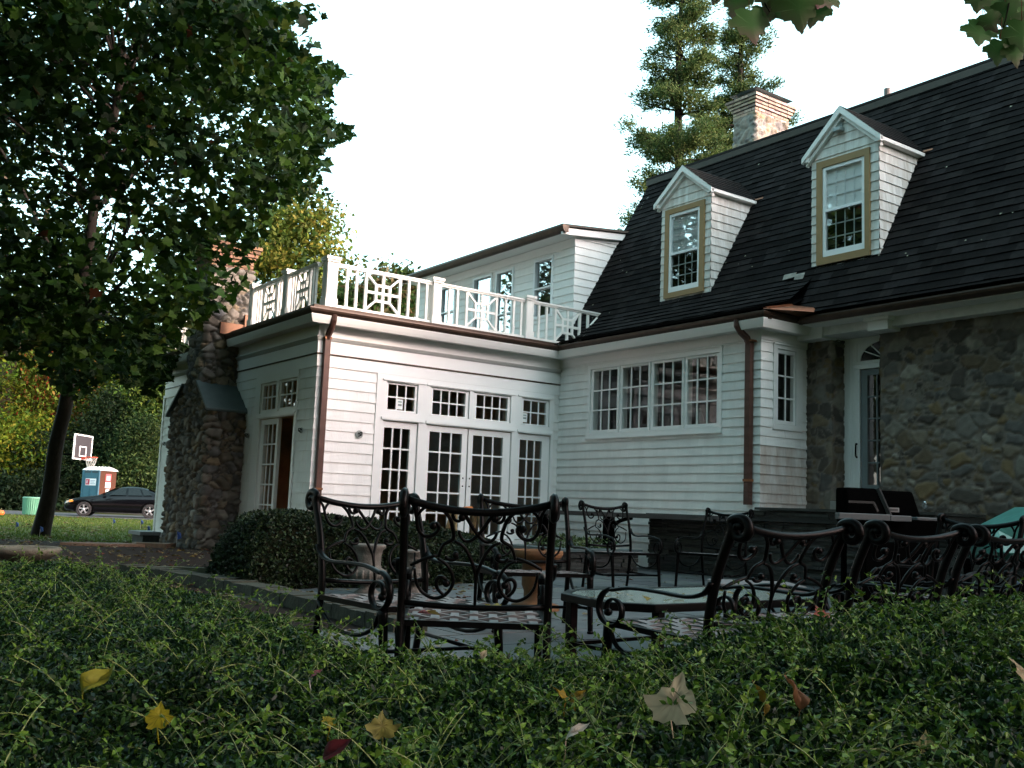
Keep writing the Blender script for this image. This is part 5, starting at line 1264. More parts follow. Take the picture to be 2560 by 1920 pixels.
mb = MB(); mb.box(-.86, -.16, -.055, -.046, 1.40, 1.74, (1, 1, 1)); mb.box(-.84, -.58, -.058, -.054, 1.43, 1.71, (.65, .06, .10)); mb.box(-.78, -.72, -.060, -.057, 1.50, 1.64, (.85, .7, .75)); mb.box(-.69, -.64, -.060, -.057, 1.50, 1.60, (.2, .02, .05))
for zz, x1 in ((1.62, -.22), (1.55, -.26), (1.47, -.20)): mb.box(-.53, x1, -.058, -.054, zz, zz + .03, (.35, .35, .45))
mb.build('sign', mat('sign_face', (.78, .78, .78), .5, attr=True), wc, local=True)
mb = MB()
for a0 in (-.98, -.48): mb.box(a0, a0 + .4, -.035, -.028, H - .30, H - .20, (.5, .5, .5))
mb.build('vent', mat('vent_dark', (.03, .05, .06), .7), wc, local=True)
mb = MB(); mb.box(.0, .008, .40, .74, 1.62, 2.0, (.72, .1, .12)); mb.box(.004, .010, .45, .69, 1.68, 1.90, (.8, .5, .5)); mb.box(.0, .008, .40, .74, 1.30, 1.58, (1, .85, .85)); mb.box(0, .008, .46, .68, 1.08, 1.24, (.8, .8, .75)); mb.build('side_sign', mat('side_sign', (.8, .8, .8), .5, attr=True), wc, local=True)
mb = MB(); pr = [(-.05, H - .17), (.04, H - .10), (.30, H - .02), (.55, H + .02), (.80, H - .02), (1.06, H - .10), (1.14, H - .17)]
for (ya, za), (yb, zb) in zip(pr[:-1], pr[1:]): mb.quad((-1.16, ya, za), (.06, ya, za), (.06, yb, zb), (-1.16, yb, zb))
mb.poly([(.06, a, b) for a, b in pr]); mb.poly([(-1.16, a, b) for a, b in pr])
for k in range(6): x = -1.08 + k * .21; mb.tube([(x, a, b) for a, b in pr], .022, n=4)
mb.build('roof', mat('translucent_white_roof', (.70, .74, .74), .5), wc, local=True)

q, z0 = frame_at(79, 1283, 43.0); n = 28
bn = thing('garden_bin', 'ribbed green garden bin standing on the lawn beside the tree trunk', 'bin', (q[0], q[1], z0))
mb = MB(); mb.lathe([(.33, 0), (.36, .03), (.39, .70)], 60, wob=.02, nw=30); mb.build('bin_body', mat('green_plastic', (.07, .24, .14), .5, var=.1), bn, local=True)
mb = MB(); mb.lathe([(.40, .69), (.41, .72), (.40, .75), (.36, .76), (.001, .765)], 28); mb.build('lid', mat('pale_green_plastic', (.14, .33, .22), .5), bn, local=True, smooth=True)

def make_car():
    q, z0 = frame_at(298, 1293, 45.0); c = thing('parked_car', 'black sedan parked on the driveway beyond the corner of the house', 'car', (q[0], q[1], z0), PI + rad(-20))
    # local: +x towards the nose, +y to the far side when nose points left
    st = [ # x, half width, sill z, belt z, roof z, roof half width
        (2.28, .55, .34, .56, .58, .40), (2.18, .74, .26, .66, .69, .60), (1.9, .82, .22, .74, .78, .66), (1.35, .86, .20, .84, .88, .70), (.85, .87, .19, .90, .945, .72),
        (.45, .875, .19, .93, 1.17, .62), (.05, .88, .19, .94, 1.34, .58), (-.4, .88, .19, .95, 1.405, .57), (-.9, .88, .19, .96, 1.39, .57), (-1.3, .875, .19, .97, 1.28, .59), (-1.65, .86, .21, .98, 1.10, .64), (-1.95, .84, .24, .97, 1.0, .66), (-2.25, .78, .30, .92, .95, .62), (-2.36, .66, .36, .80, .84, .52)]
    vs = []; fs = []; k = 11
    for (x, w_, zs_, zb, zr, wr) in st:
        half = [(w_ * .9, zs_), (w_, zs_ + .12), (w_ * 1.01, (zs_ + zb) / 2 + .05), (w_ * .97, zb), (wr, zr - .03 * (zr > zb + .1)), (wr * .55, zr)]
        ring = [(x, -a, b) for a, b in half] + [(x, a, b) for a, b in half[::-1]][1 if False else 0:]
        vs += ring
    m_ = 12
    for i in range(len(st) - 1):
        for j in range(m_): fs.append((i * m_ + j, i * m_ + (j + 1) % m_, (i + 1) * m_ + (j + 1) % m_, (i + 1) * m_ + j))
    fs.append(tuple(range(m_))); fs.append(tuple((len(st) - 1) * m_ + j for j in range(m_)))
    mb = MB(); mb.add(vs, fs); body = mb.build('body', mat('black_paint', (.002, .002, .003), .12, spec=.35), c, local=True, smooth=True)
    md = body.modifiers.new('sub', 'SUBSURF'); md.levels = 1; md.render_levels = 2
    gm = mat('car_glass', (.004, .006, .006), .06, spec=.5)
    for sgn in (-1, 1):
        mb = MB()
        for P in ([(.42, .975), (.05, 1.275), (-.28, 1.335), (-.28, .985)], [(-.36, .985), (-.36, 1.335), (-.80, 1.325), (-.96, 1.0)], [(-1.02, 1.0), (-.87, 1.31), (-1.12, 1.255), (-1.38, 1.03)]):
            mb.poly([(x, sgn * (.872 - (z - .95) * .66 + .012), z) for x, z in P])
        mb.build('side_window', gm, c, local=True)
    mb = MB(); mb.quad((.86, -.60, .955), (.86, .60, .955), (.10, .52, 1.345), (.10, -.52, 1.345)); mb.quad((-1.2, -.52, 1.33), (-1.2, .52, 1.33), (-1.72, .58, 1.08), (-1.72, -.58, 1.08)); mb.build('windscreen', gm, c, local=True)
    rim_m = mat('alloy', (.55, .56, .58), .3, metal=.8); ty = mat('tyre', (.012, .012, .012), .8)
    for x in (1.40, -1.32):
        for sgn in (-1, 1):
            mb = MB(); mb.lathe([(.20, -.10), (.30, -.10), (.32, -.07), (.32, .07), (.30, .10), (.20, .10)], 26); mb.v = [(x + v[0], sgn * .80 + v[2], .32 + v[1]) for v in mb.v]; wh = mb.build('wheel', ty, c, local=True, smooth=False)
            mb = MB(); mb.lathe([(.18, -.02), (.21, .0), (.215, .04), (.20, .085), (.19, .06), (.18, .03)], 26); mb.v = [(x + v[0], sgn * (.80 + v[2] + .02), .32 + v[1]) for v in mb.v]
            for i in range(5):
                th = 2 * PI * i / 5 + .3; ct, s_ = math.cos(th), math.sin(th)
                mb.bar((x, sgn * .895, .32), (x + .20 * ct, sgn * .90, .32 + .20 * s_), .065, .02, up=(0, 1, 0))
            mb.ball((x, sgn * .90, .32), .05, 10, 1)
            mb.build('rim', rim_m, wh, local=True)
            mb = MB(); mb.tube([(x + .37 * math.cos(t), sgn * .868, .32 + .37 * math.sin(t)) for t in np.linspace(-.25, PI + .25, 16)], .03, n=5); mb.build('wheel_arch', M_BLACK, c, local=True)
    for sgn in (-1, 1):
        mb = MB(); mb.hexa([(2.02, sgn * .60, .60), (2.24, sgn * .52, .56), (2.16, sgn * .74, .56), (1.92, sgn * .80, .62)], [(2.0, sgn * .60, .72), (2.20, sgn * .52, .66), (2.12, sgn * .75, .66), (1.88, sgn * .80, .74)]); mb.build('headlight', mat('headlight_glass', (.55, .50, .42), .15), c, local=True)
        mb = MB(); mb.box(1.86, 2.02, sgn * .80 - .012, sgn * .80 + .012, .62, .70); mb.build('indicator', mat('amber', (.7, .25, .03), .3), c, local=True)
        mb = MB(); mb.hexa([(.55, sgn * .88, .94), (.70, sgn * .88, .94), (.68, sgn * 1.02, .95), (.56, sgn * 1.02, .95)], [(.55, sgn * .88, 1.04), (.66, sgn * .88, 1.04), (.64, sgn * 1.02, 1.05), (.56, sgn * 1.02, 1.05)]); mb.build('mirror', body.data.materials[0], c, local=True)
        mb = MB(); mb.hexa([(-2.3, sgn * .45, .74), (-2.1, sgn * .80, .74), (-2.12, sgn * .82, .88), (-2.32, sgn * .45, .88)], [(-2.36, sgn * .45, .74), (-2.16, sgn * .83, .74), (-2.18, sgn * .84, .88), (-2.36, sgn * .45, .88)]); mb.build('tail_light', mat('tail_red', (.25, .01, .01), .3), c, local=True)
    return c
make_car()
q, z0 = frame_at(0, 1291, 40.0); pk = thing('pumpkin', 'small orange pumpkin on the lawn at the left edge', 'pumpkin', (q[0], q[1], z0))
mb = MB(); mb.lathe([(.02, .0), (.10, .01), (.145, .07), (.15, .12), (.12, .19), (.04, .215), (.001, .20)], 30, wob=.04, nw=9); mb.build('body', mat('pumpkin_skin', (.55, .12, .02), .5), pk, local=True, smooth=True)
mb = MB(); mb.tube([(0, 0, .20), (.01, 0, .25), (.03, .01, .28)], .014, n=6); mb.build('stem', mat('pumpkin_stem', (.10, .10, .04), .8), pk, local=True)

# ---------------------------------------------------------------- vegetation
M_LEAF = leafmat('maple_leaf', .28, .6, .12)
M_BARK = mat('bark', (.016, .0135, .011), .9, var=.4, vscale=14, bump=.8, bscale=22, stretch=(1, 1, .25), spec=.15)
M_BARKG = mat('grey_bark', (.06, .048, .034), .9, var=.35, vscale=10, bump=.6, bscale=18, stretch=(1, 1, .25), spec=.15)
M_HEDGE = leafmat('hedge_leaf', .15, .42, .14)

def branchy(mb, base, top, r0, r1, targets, rnd, n=9, fmin=.25):
    """tapered trunk from base to top and limbs reaching towards the targets"""
    b = Vector(base); t = Vector(top); K = 9
    tr = [b.lerp(t, i / K) + Vector((rnd.uniform(-1, 1), rnd.uniform(-1, 1), 0)) * .02 * (t - b).length * (0 if i == 0 else math.sin(i * 1.3)) * .6 for i in range(K + 1)]
    rs_ = [r0 * (1.18 if i == 0 else 1) + (r1 - r0) * i / K for i in range(K + 1)]
    mb.tube(smooth_path(tr, 3), list(np.interp(np.linspace(0, K, 3 * K + 1), range(K + 1), rs_)), n=n)
    for tg in targets:
        tg = Vector(tg); f = max(fmin, min(.95, (tg.z - b.z) / max(.1, (t.z - b.z)) - rnd.uniform(.1, .35))); i = f * K; k = int(i); s = tr[k].lerp(tr[min(k + 1, K)], i - k)
        mid = s.lerp(tg, .5) + Vector((rnd.uniform(-.2, .2), rnd.uniform(-.2, .2), rnd.uniform(0, .3))) * (tg - s).length * .35
        rb_ = max(.012, (rs_[k]) * rnd.uniform(.28, .5)); q = smooth_path([s, mid, tg], 5)
        mb.tube(q, [rb_ + (.006 - rb_) * j / (len(q) - 1) for j in range(len(q))], n=5)

def crown_points(rng, n, cen, rad3, shell=.55, pear=0.0):
    d = rng.normal(size=(n, 3)); d /= np.linalg.norm(d, axis=1)[:, None]
    r = (shell + (1 - shell) * rng.random(n)) ** .8
    p = d * r[:, None]
    if pear: p[:, :2] *= (1 - pear * (p[:, 2:3] + .2))
    return np.array(cen) + p * np.array(rad3)

def tree(name, label, base, h, cen, rad3, nclump, per, lsize, pal, seed, trunk=(.2, .05), top=None, spread=.5, tpl=OVAL, cat='tree', group=None, weights=None, shell=.45, pear=.0, bark=None, up=.45, limbs=40, keep=None, tpts=None, fmin=.25):
    rng = np.random.default_rng(seed); rnd = random.Random(seed)
    t = thing(name, label, cat, base, group=group); B = np.array(base)
    C = crown_points(rng, nclump, cen, rad3, shell, pear)
    if keep is not None: C = C[keep(C)]
    top = top or (cen[0], cen[1], cen[2] + rad3[2] * .7)
    mb = MB(); tg = [tuple(C[i]) for i in rng.choice(len(C), min(limbs, len(C)), replace=False)] + list(tpts or [])
    branchy(mb, base, top, trunk[0], trunk[1], tg, rnd, fmin=fmin); mb.build('trunk', bark or M_BARK, t, smooth=True)
    idx = np.repeat(np.arange(len(C)), per); P = C[idx] + rng.normal(size=(len(idx), 3)) * spread * np.array((1, 1, .55))
    if keep is not None: k2 = keep(P, .35); P = P[k2]; idx = idx[k2]
    tone = (.6 + .8 * rng.random(len(C)))[idx][:, None]
    hue = rng.choice(len(pal), len(C), p=weights)[idx]; alt = rng.choice(len(pal), len(idx), p=weights)
    hue = np.where(rng.random(len(idx)) < .75, hue, alt)
    cols = np.array(pal)[hue] * tone * (.8 + .4 * rng.random((len(idx), 1)))
    put('crown', leaves_mesh('crown', P - B, lsize, tpl, rng, cols, up=up, droop=.5, cup=.15), M_LEAF, t)
    return t

def g3(p2): return (float(p2[0]), float(p2[1]), gzf(p2[0], p2[1]))

# the big leaning maple on the left
b = at(100, 1339, 23.5); base = (b[0], b[1], gzf(b[0], b[1]) - .05)
u1 = at(165, 960, 23.3); u2 = at(300, 500, 20.5)
mc = at(190, 335, 17.6); CM = np.array(mc)
PALM = [(.007, .022, .003), (.012, .034, .004), (.020, .046, .005), (.008, .024, .008), (.026, .040, .005), (.04, .014, .006)]
def img(P):
    d = np.asarray(P) - CAM; z = d @ FWD
    return 1280 + 2515.59 * (d @ RGT) / z, 960 - 2515.59 * (d @ UPV) / z, z
BX = [-2000, 0, 120, 290, 400, 450, 520, 580, 640, 720, 800, 860, 900]; 
def crown_keep(P, slack=0.0):
    """natural outline of the crown: pruned lower limbs, uneven right side, open towards the left"""
    q = P - CAM; dp = q @ FWD; lat = (q @ RGT) / dp * 17.5; zz = (q @ UPV) / dp * 17.5; back = (P - CM) @ np.array((FH[0], FH[1], 0))
    low = np.interp(lat, [-14, -9.2, -8.9, -8.3, -7.4, -6.4, -5.7, -5.2, -4.7, -4.2, -3.6], [1.1, 1.0, .6, .35, .2, .05, .7, 1.4, 2.1, 2.8, 3.5])
    rgt = np.interp(zz, [0, .8, 1.6, 2.3, 3.1, 3.9, 4.6, 5.4, 5.9, 6.6, 9], [-6.2, -5.5, -4.9, -4.5, -4.0, -3.5, -3.3, -3.45, -3.85, -4.2, -4.6])
    w_ = .26 * np.sin(zz * 6.1) + .2 * np.sin(zz * 11.7 + 1) + .15 * np.sin(lat * 5.0)
    return (lat > -12.6) & (np.abs(back) < 6.0) & (zz > low - slack * .7 + .25 * np.sin(lat * 4.3)) & (lat < rgt + w_ + slack)
tree('maple_tree', 'large dark green maple leaning over the lawn at the left', base, 12, tuple(mc), (7.4, 7.4, 7.0), 2300, 62, .125, PALM, 5, trunk=(.19, .07), top=tuple(at(300, 120, 19.5)), spread=.36, tpl=MAPLE, weights=[.32, .29, .2, .15, .03, .01], shell=.5, up=.5, limbs=44, fmin=.45, keep=crown_keep, tpts=[tuple(u2)])

# two-stemmed grey tree at the left edge
b = at(-12, 1262, 57); tr = thing('twin_stem_tree', 'grey tree forking into two stems at the left edge', 'tree', g3(b))
mb = MB(); rnd = random.Random(3)
q1 = smooth_path([at(-14, 1262, 57), at(2, 1080, 57), at(14, 980, 57), at(20, 905, 57)], 4); mb.tube(q1, list(np.linspace(.57, .43, len(q1))), n=10)
q2 = smooth_path([at(14, 960, 57), at(20, 880, 57), at(16, 800, 57), at(18, 640, 57), at(10, 420, 57)], 4); mb.tube(q2, list(np.linspace(.33, .16, len(q2))), n=9)
q3 = smooth_path([at(18, 960, 57), at(36, 880, 56.7), at(62, 815, 56.5), at(78, 700, 56.4), at(120, 520, 56)], 4); mb.tube(q3, list(np.linspace(.32, .14, len(q3))), n=9)
mb.build('trunk', M_BARKG, tr, smooth=True)
rng = np.random.default_rng(8); n = 5200; C = crown_points(rng, 130, tuple(at(30, 380, 57)), (7, 7, 5.6), .4); P = C[rng.integers(0, 130, n)] + rng.normal(size=(n, 3)) * .9
put('crown', leaves_mesh('crown', P - np.array(g3(b)), .26, OVAL, rng, pick_cols(rng, n, [(.06, .09, .015), (.09, .10, .02), (.03, .06, .015)])), M_LEAF, tr)

# trees of the wood beyond the driveway
GW = 'trees of the wood beyond the driveway'
YG = [(.10, .15, .012), (.14, .17, .014), (.06, .115, .012), (.17, .15, .016)]
MG = [(.040, .078, .013), (.055, .092, .014), (.028, .055, .011), (.075, .10, .016)]
DG = [(.012, .026, .010), (.018, .034, .012), (.010, .020, .009), (.026, .042, .014)]
RD = [(.26, .03, .018), (.13, .055, .015), (.09, .12, .014), (.065, .10, .012), (.15, .09, .016)]
def wood_tree(px, d, label, pal, z0, z1, hw, seed, ls=.215, nc=210, per=76, weights=None, nm='tree', pear=.25, spread=.55):
    p = at(px, 1240, d); g = g3(p); cz = (z0 + z1) / 2
    tree(nm, label, g, z1, (g[0], g[1], g[2] + cz), (hw, hw, (z1 - z0) / 2), nc, per, ls, pal, seed, trunk=(.22, .05), spread=spread, group=GW, weights=weights, shell=.35, pear=pear, limbs=16)
wood_tree(30, 55, 'yellow green tree with a rounded lower crown left of the maple trunk', YG, .3, 5.6, 3.2, 31)
wood_tree(85, 58, 'tall tree with scattered red leaves behind the maple trunk', RD, 4.2, 13, 3.6, 32, weights=[.10, .12, .33, .35, .10])
wood_tree(-70, 57, 'yellow tree at the left edge of the wood', YG, 3, 13, 3.6, 33)
wood_tree(215, 61, 'slender yellow green tree right of the maple trunk', YG, 4.5, 12, 2.6, 34)
wood_tree(385, 58, 'mid green tree leaning towards the corner of the house', MG, .5, 11, 3.0, 35)
wood_tree(300, 64, 'dark tree with a straight trunk in the middle of the wood', DG, 3, 13, 3.2, 36)
wood_tree(470, 62, 'mid green tree mostly hidden behind the white corner of the house', MG, .5, 12, 3.4, 37)
wood_tree(150, 66, 'dark green tree deep in the wood behind the hoop', DG, 1, 12, 3.4, 38)
wood_tree(345, 54.5, 'young hemlock with soft drooping foliage behind the car', [(.03, .055, .016), (.045, .07, .018), (.02, .04, .013)], .1, 5.5, 2.2, 39, ls=.17, pear=.7)
wood_tree(255, 56, 'dark evergreen right behind the portable toilet', DG, .1, 7, 2.4, 40, ls=.17, pear=.7)
wood_tree(140, 55, 'dark evergreen bush between bin and backboard', DG, .0, 4.5, 2.6, 41, ls=.17, pear=.3)
wood_tree(30, 53.5, 'dark low shrub behind the green bin', DG, -.4, 2.0, 3.2, 42, ls=.22, pear=.1)
rng = np.random.default_rng(77); n = 46000    # the wood behind them as one mass
lat = rng.uniform(-75, 8, n); d = rng.uniform(70, 92, n); z = rng.uniform(-.2, 1, n) ** 1.0 * (12 + 3 * np.sin(lat * .35) + 2 * np.sin(lat * .9))
P = np.stack([CAM[0] + RH[0] * lat + FH[0] * d, CAM[1] + RH[1] * lat + FH[1] * d, z], 1)
tag(put('far_wood', leaves_mesh('far_wood', P, .75, OVAL, rng, pick_cols(rng, n, [(.012, .026, .010), (.02, .036, .012), (.045, .06, .014), (.008, .016, .007)])), M_LEAF), 'dense dark wood closing the view behind the driveway', 'wood', kind='stuff')

n = 36000    # unseen woods added behind the viewpoint and at both sides to dim the house
sec = rng.random(n); lat = np.where(sec < .55, rng.uniform(-34, 30, n), np.where(sec < .8, rng.uniform(-34, -20, n), rng.uniform(24, 38, n))); d = np.where(sec < .55, rng.uniform(-30, -14, n), np.where(sec < .8, rng.uniform(-14, 26, n), rng.uniform(-18, 6, n)))
hh = np.where(sec < .55, 15, np.where(sec < .8, 15, 13.5)) + 2.5 * np.sin(lat * .5) + 2 * np.sin(d * .6); z = rng.uniform(.2, 1, n) * hh
P = np.stack([CAM[0] + RH[0] * lat + FH[0] * d, CAM[1] + RH[1] * lat + FH[1] * d, z], 1)
tag(put('shading_wood', leaves_mesh('shading_wood', P, 1.0, OVAL, rng, pick_cols(rng, n, [(.016, .032, .010), (.03, .045, .012), (.05, .06, .014)])), M_LEAF), 'unseen trees added behind the viewpoint to shade house and garden', 'wood', kind='stuff')

# trees behind the house
p = at(655, 900, 48)
tree('tree', 'yellowing tree with an open crown above the roof deck', g3(p), 16, tuple(at(735, 660, 48)), (2.9, 2.9, 4.3), 230, 60, .25, [(.10, .125, .018), (.08, .12, .018), (.15, .135, .022), (.055, .09, .016)], 51, trunk=(.16, .03), spread=.45, shell=.25, pear=.3, limbs=40)
p = at(955, 900, 46)
tree('tree', 'round dark green tree behind the railing', g3(p), 12, tuple(at(950, 790, 46)), (2.3, 2.3, 2.7), 170, 60, .26, [(.035, .07, .016), (.05, .085, .02), (.09, .07, .03)], 52, trunk=(.16, .04), spread=.4, shell=.3)
p = at(1040, 900, 50)
tree('tree', 'low reddish shrub tree behind the railing', g3(p), 10, tuple(at(870, 830, 50)), (2.6, 2.6, 1.6), 90, 50, .26, [(.06, .075, .02), (.12, .06, .035)], 53, trunk=(.12, .04), spread=.4, shell=.3)

def conifer(label, px, d, ztop, zlow, rmax, seed, lean=0):
    rng = np.random.default_rng(seed); rnd = random.Random(seed); p = at(px, 900, d); g = g3(p); t = thing('conifer', label, 'conifer', g, group='tall conifers behind the house'); mb = MB()
    top = Vector((g[0], g[1], ztop)); q = smooth_path([Vector(g), Vector((g[0] + .15, g[1], ztop * .4)), Vector((g[0] - .1, g[1] + .1, ztop * .75)), top], 5); mb.tube(q, list(np.linspace(.30, .03, len(q))), n=8)
    pts = []; dirs = []; z = zlow
    while z < ztop - .3:
        f = (ztop - z) / (ztop - zlow); R_ = rmax * (f ** .75) * (.75 + .35 * rnd.random())
        if rnd.random() < .12: R_ *= 1.25
        for k in range(rnd.randint(3, 6)):
            a = rnd.random() * 2 * PI; Rk = R_ * rnd.uniform(.55, 1.08); zz = z + rnd.uniform(-.2, .2)
            tip = np.array((g[0] + math.cos(a) * Rk, g[1] + math.sin(a) * Rk, zz + Rk * rnd.uniform(-.02, .28))); b0 = np.array((g[0], g[1], zz))
            mid = (b0 + tip) / 2 + np.array((0, 0, -.05 * Rk)); qq = smooth_path([b0, mid, tip], 4); mb.tube(qq, list(np.linspace(.045, .012, len(qq))), n=4)
            m_ = int(7 + 16 * Rk)
            for _ in range(m_):
                s = rnd.uniform(.22, 1.03) ** .7; c = b0 * (1 - s) ** 2 + 2 * mid * s * (1 - s) + tip * s * s + rng.normal(size=3) * np.array((.19, .19, .12)) * (1.1 - .3 * s)
                pts.append(c); dirs.append(np.array((math.cos(a), math.sin(a), .35)))
        z += rnd.uniform(.30, .60)
    mb.build('trunk', M_BARK, t, smooth=True)
    P = np.array(pts); D_ = np.array(dirs); k = 22; idx = np.repeat(np.arange(len(P)), k); PP = P[idx] + rng.normal(size=(len(idx), 3)) * np.array((.12, .12, .075))
    tone = (.55 + .9 * rng.random(len(P)))[idx][:, None]
    cols = np.array([(.036, .066, .020), (.050, .080, .022), (.070, .095, .026)])[rng.integers(0, 3, len(idx))] * tone
    put('crown', leaves_mesh('crown', PP - np.array(g), .135, [(0, 0), (.16, .45), (0, 1), (-.16, .45)], rng, cols, up=.25, fwd=D_[idx]), M_LEAF, t)
conifer('tall conifer with layered boughs left of the ridge chimney', 1692, 34, 21.0, 9.0, 3.35, 61)
conifer('tall conifer rising behind the ridge chimney', 1850, 37, 21.6, 9.0, 2.9, 62)

# boxwood in front of the french doors
def in_poly(x, y, poly):
    x = np.asarray(x); y = np.asarray(y); c = np.zeros(x.shape, bool); n = len(poly)
    for i in range(n):
        x0, y0 = poly[i]; x1, y1 = poly[(i + 1) % n]
        c ^= ((y0 > y) != (y1 > y)) & (x < (x1 - x0) * (y - y0) / (y1 - y0 + 1e-12) + x0)
    return c
def dist_poly(x, y, poly):
    d = np.full(np.shape(x), 99.); n = len(poly)
    for i in range(n):
        a = np.array(poly[i]); b_ = np.array(poly[(i + 1) % n]); ab = b_ - a; t = np.clip(((x - a[0]) * ab[0] + (y - a[1]) * ab[1]) / (ab @ ab), 0, 1)
        d = np.minimum(d, np.hypot(x - a[0] - ab[0] * t, y - a[1] - ab[1] * t))
    return d
BP = [(-2.15, -2.4), (-2.75, -3.8), (-2.85, -5.1), (-2.0, -4.95), (-1.2, -5.1), (-.4, -4.7), (.6, -4.1), (1.75, -3.1), (1.6, -2.3), (-.2, -2.2)]
def bush_h(x, y):
    d = dist_poly(x, y, BP); e = np.clip(d / .45, 0, 1); top = np.interp(x, [-3, -2, -1, 0, 1, 1.8], [.76, .80, .73, .64, .52, .42])
    P = np.stack([x, y, np.zeros_like(x)], -1).reshape(-1, 3); nz = fbm(P * 1.6, 5).reshape(np.shape(x))
    return .10 + (top - .10) * np.sqrt(1 - (1 - e) ** 2) * (.86 + .28 * nz)
rng = np.random.default_rng(12)
bw = thing('boxwood_hedge', 'dark clipped boxwood mound in front of the french doors', 'hedge', (-1.0, -3.6, .1)); BB = np.array((-1.0, -3.6, .1))
n = 150000; x = rng.uniform(-2.9, 1.9, n); y = rng.uniform(-5.2, -2.1, n); k = in_poly(x, y, BP); x, y = x[k], y[k]; d = dist_poly(x, y, BP)
zt = bush_h(x, y); edge = d < .22; z = np.where(edge, .1 + (zt - .1) * rng.random(len(x)) ** .6, zt) - np.abs(rng.normal(size=len(x))) * .03 + .02 * rng.random(len(x))
kk = edge | (rng.random(len(x)) < .62); P = np.stack([x, y, z], 1)[kk]
P = np.concatenate([P, P[edge[kk]] + rng.normal(size=(edge[kk].sum(), 3)) * .03])
cols = pick_cols(rng, len(P), [(.010, .020, .008), (.014, .027, .010), (.022, .038, .014), (.006, .012, .006)], jit=.6)
put('foliage', leaves_mesh('foliage', P - BB, .036, OVAL, rng, cols, up=.35), M_HEDGE, bw)
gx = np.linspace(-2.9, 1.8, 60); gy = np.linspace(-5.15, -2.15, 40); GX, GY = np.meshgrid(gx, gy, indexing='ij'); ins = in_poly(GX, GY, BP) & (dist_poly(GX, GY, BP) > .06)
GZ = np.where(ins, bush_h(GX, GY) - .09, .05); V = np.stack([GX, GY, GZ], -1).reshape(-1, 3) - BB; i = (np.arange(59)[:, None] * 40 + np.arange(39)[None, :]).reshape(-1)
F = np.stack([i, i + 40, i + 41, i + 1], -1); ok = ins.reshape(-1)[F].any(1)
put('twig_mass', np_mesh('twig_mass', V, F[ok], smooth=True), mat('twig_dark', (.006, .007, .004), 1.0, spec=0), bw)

# low hedge across the foreground
FARX = [-900, -500, 0, 180, 350, 600, 800, 1100, 1500, 1750, 2000, 2300, 2560, 3200]
FARD = [6.2, 6.2, 6.9, 6.35, 6.75, 5.25, 3.92, 3.42, 3.46, 3.62, 3.55, 3.62, 3.72, 3.85]
FARZ = [.50, .50, .47, .50, .42, .42, .435, .44, .455, .525, .61, .67, .71, .71]
def hedge_top(xp, d, nseed=3):
    df = np.interp(xp, FARX, FARD); zf_ = np.interp(xp, FARX, FARZ); f = np.clip((d - 1.2) / (df - 1.2), 0, 1)
    z = .43 + (zf_ - .43) * f ** 1.3
    lat = (xp - 1280) / 2515.59 * d
    P = np.stack([lat * 2.2, d * 2.2, np.zeros_like(d)], -1).reshape(-1, 3); z = z + (fbm(P, nseed).reshape(np.shape(d)) - .5) * (.20 - .13 * f)
    e = np.clip((df - d) / .18, 0, 1)
    es = np.clip(np.minimum(xp + 860, 3420 - xp) / 2515.59 * d / .30, 0, 1) * np.clip((d - 1.22) / .2, .15, 1)
    return z - .035 - .22 * (1 - np.sqrt(1 - (1 - e) ** 2)) - .36 * (1 - np.sqrt(1 - (1 - es) ** 2)), lat
def plan(lat, d, z):
    return np.stack([CAM[0] + RH[0] * lat + FH[0] * d, CAM[1] + RH[1] * lat + FH[1] * d, z], -1)
rng = np.random.default_rng(21); hd = thing('foreground_hedge', 'low small leaved hedge with arching twigs filling the foreground', 'hedge', (-4.9, -11.6, .1)); HBs = np.array((-4.9, -11.6, .1))
n = 500000; xp = rng.uniform(-860, 3420, n); df = np.interp(xp, FARX, FARD); d = np.sqrt(rng.uniform(0, 1, n) * (df ** 2 - 1.25 ** 2) + 1.25 ** 2)
acc = rng.random(n) < np.clip(1.25 - (d - 1.6) * .13, .45, 1); xp, d = xp[acc], d[acc]
zt, lat = hedge_top(xp, d); z = zt + .035 - np.abs(rng.normal(size=len(d))) * .045
P = plan(lat, d, z)
patchy = fbm(P * 1.3, 9)[:, None]  # patchy tone varying at random over the hedge
cols = pick_cols(rng, len(P), [(.005, .017, .005), (.009, .028, .007), (.016, .046, .008), (.036, .084, .013), (.006, .019, .011)], weights=[.3, .3, .22, .1, .08], jit=.5) * np.clip(.35 + 1.3 * patchy, .5, 1.5)
put('foliage', leaves_mesh('foliage', P - HBs, .0205, [(0, 0), (.15, .2), (.21, .5), (.13, .85), (0, 1), (-.13, .85), (-.21, .5), (-.15, .2)], rng, cols, up=.3), M_HEDGE, hd)
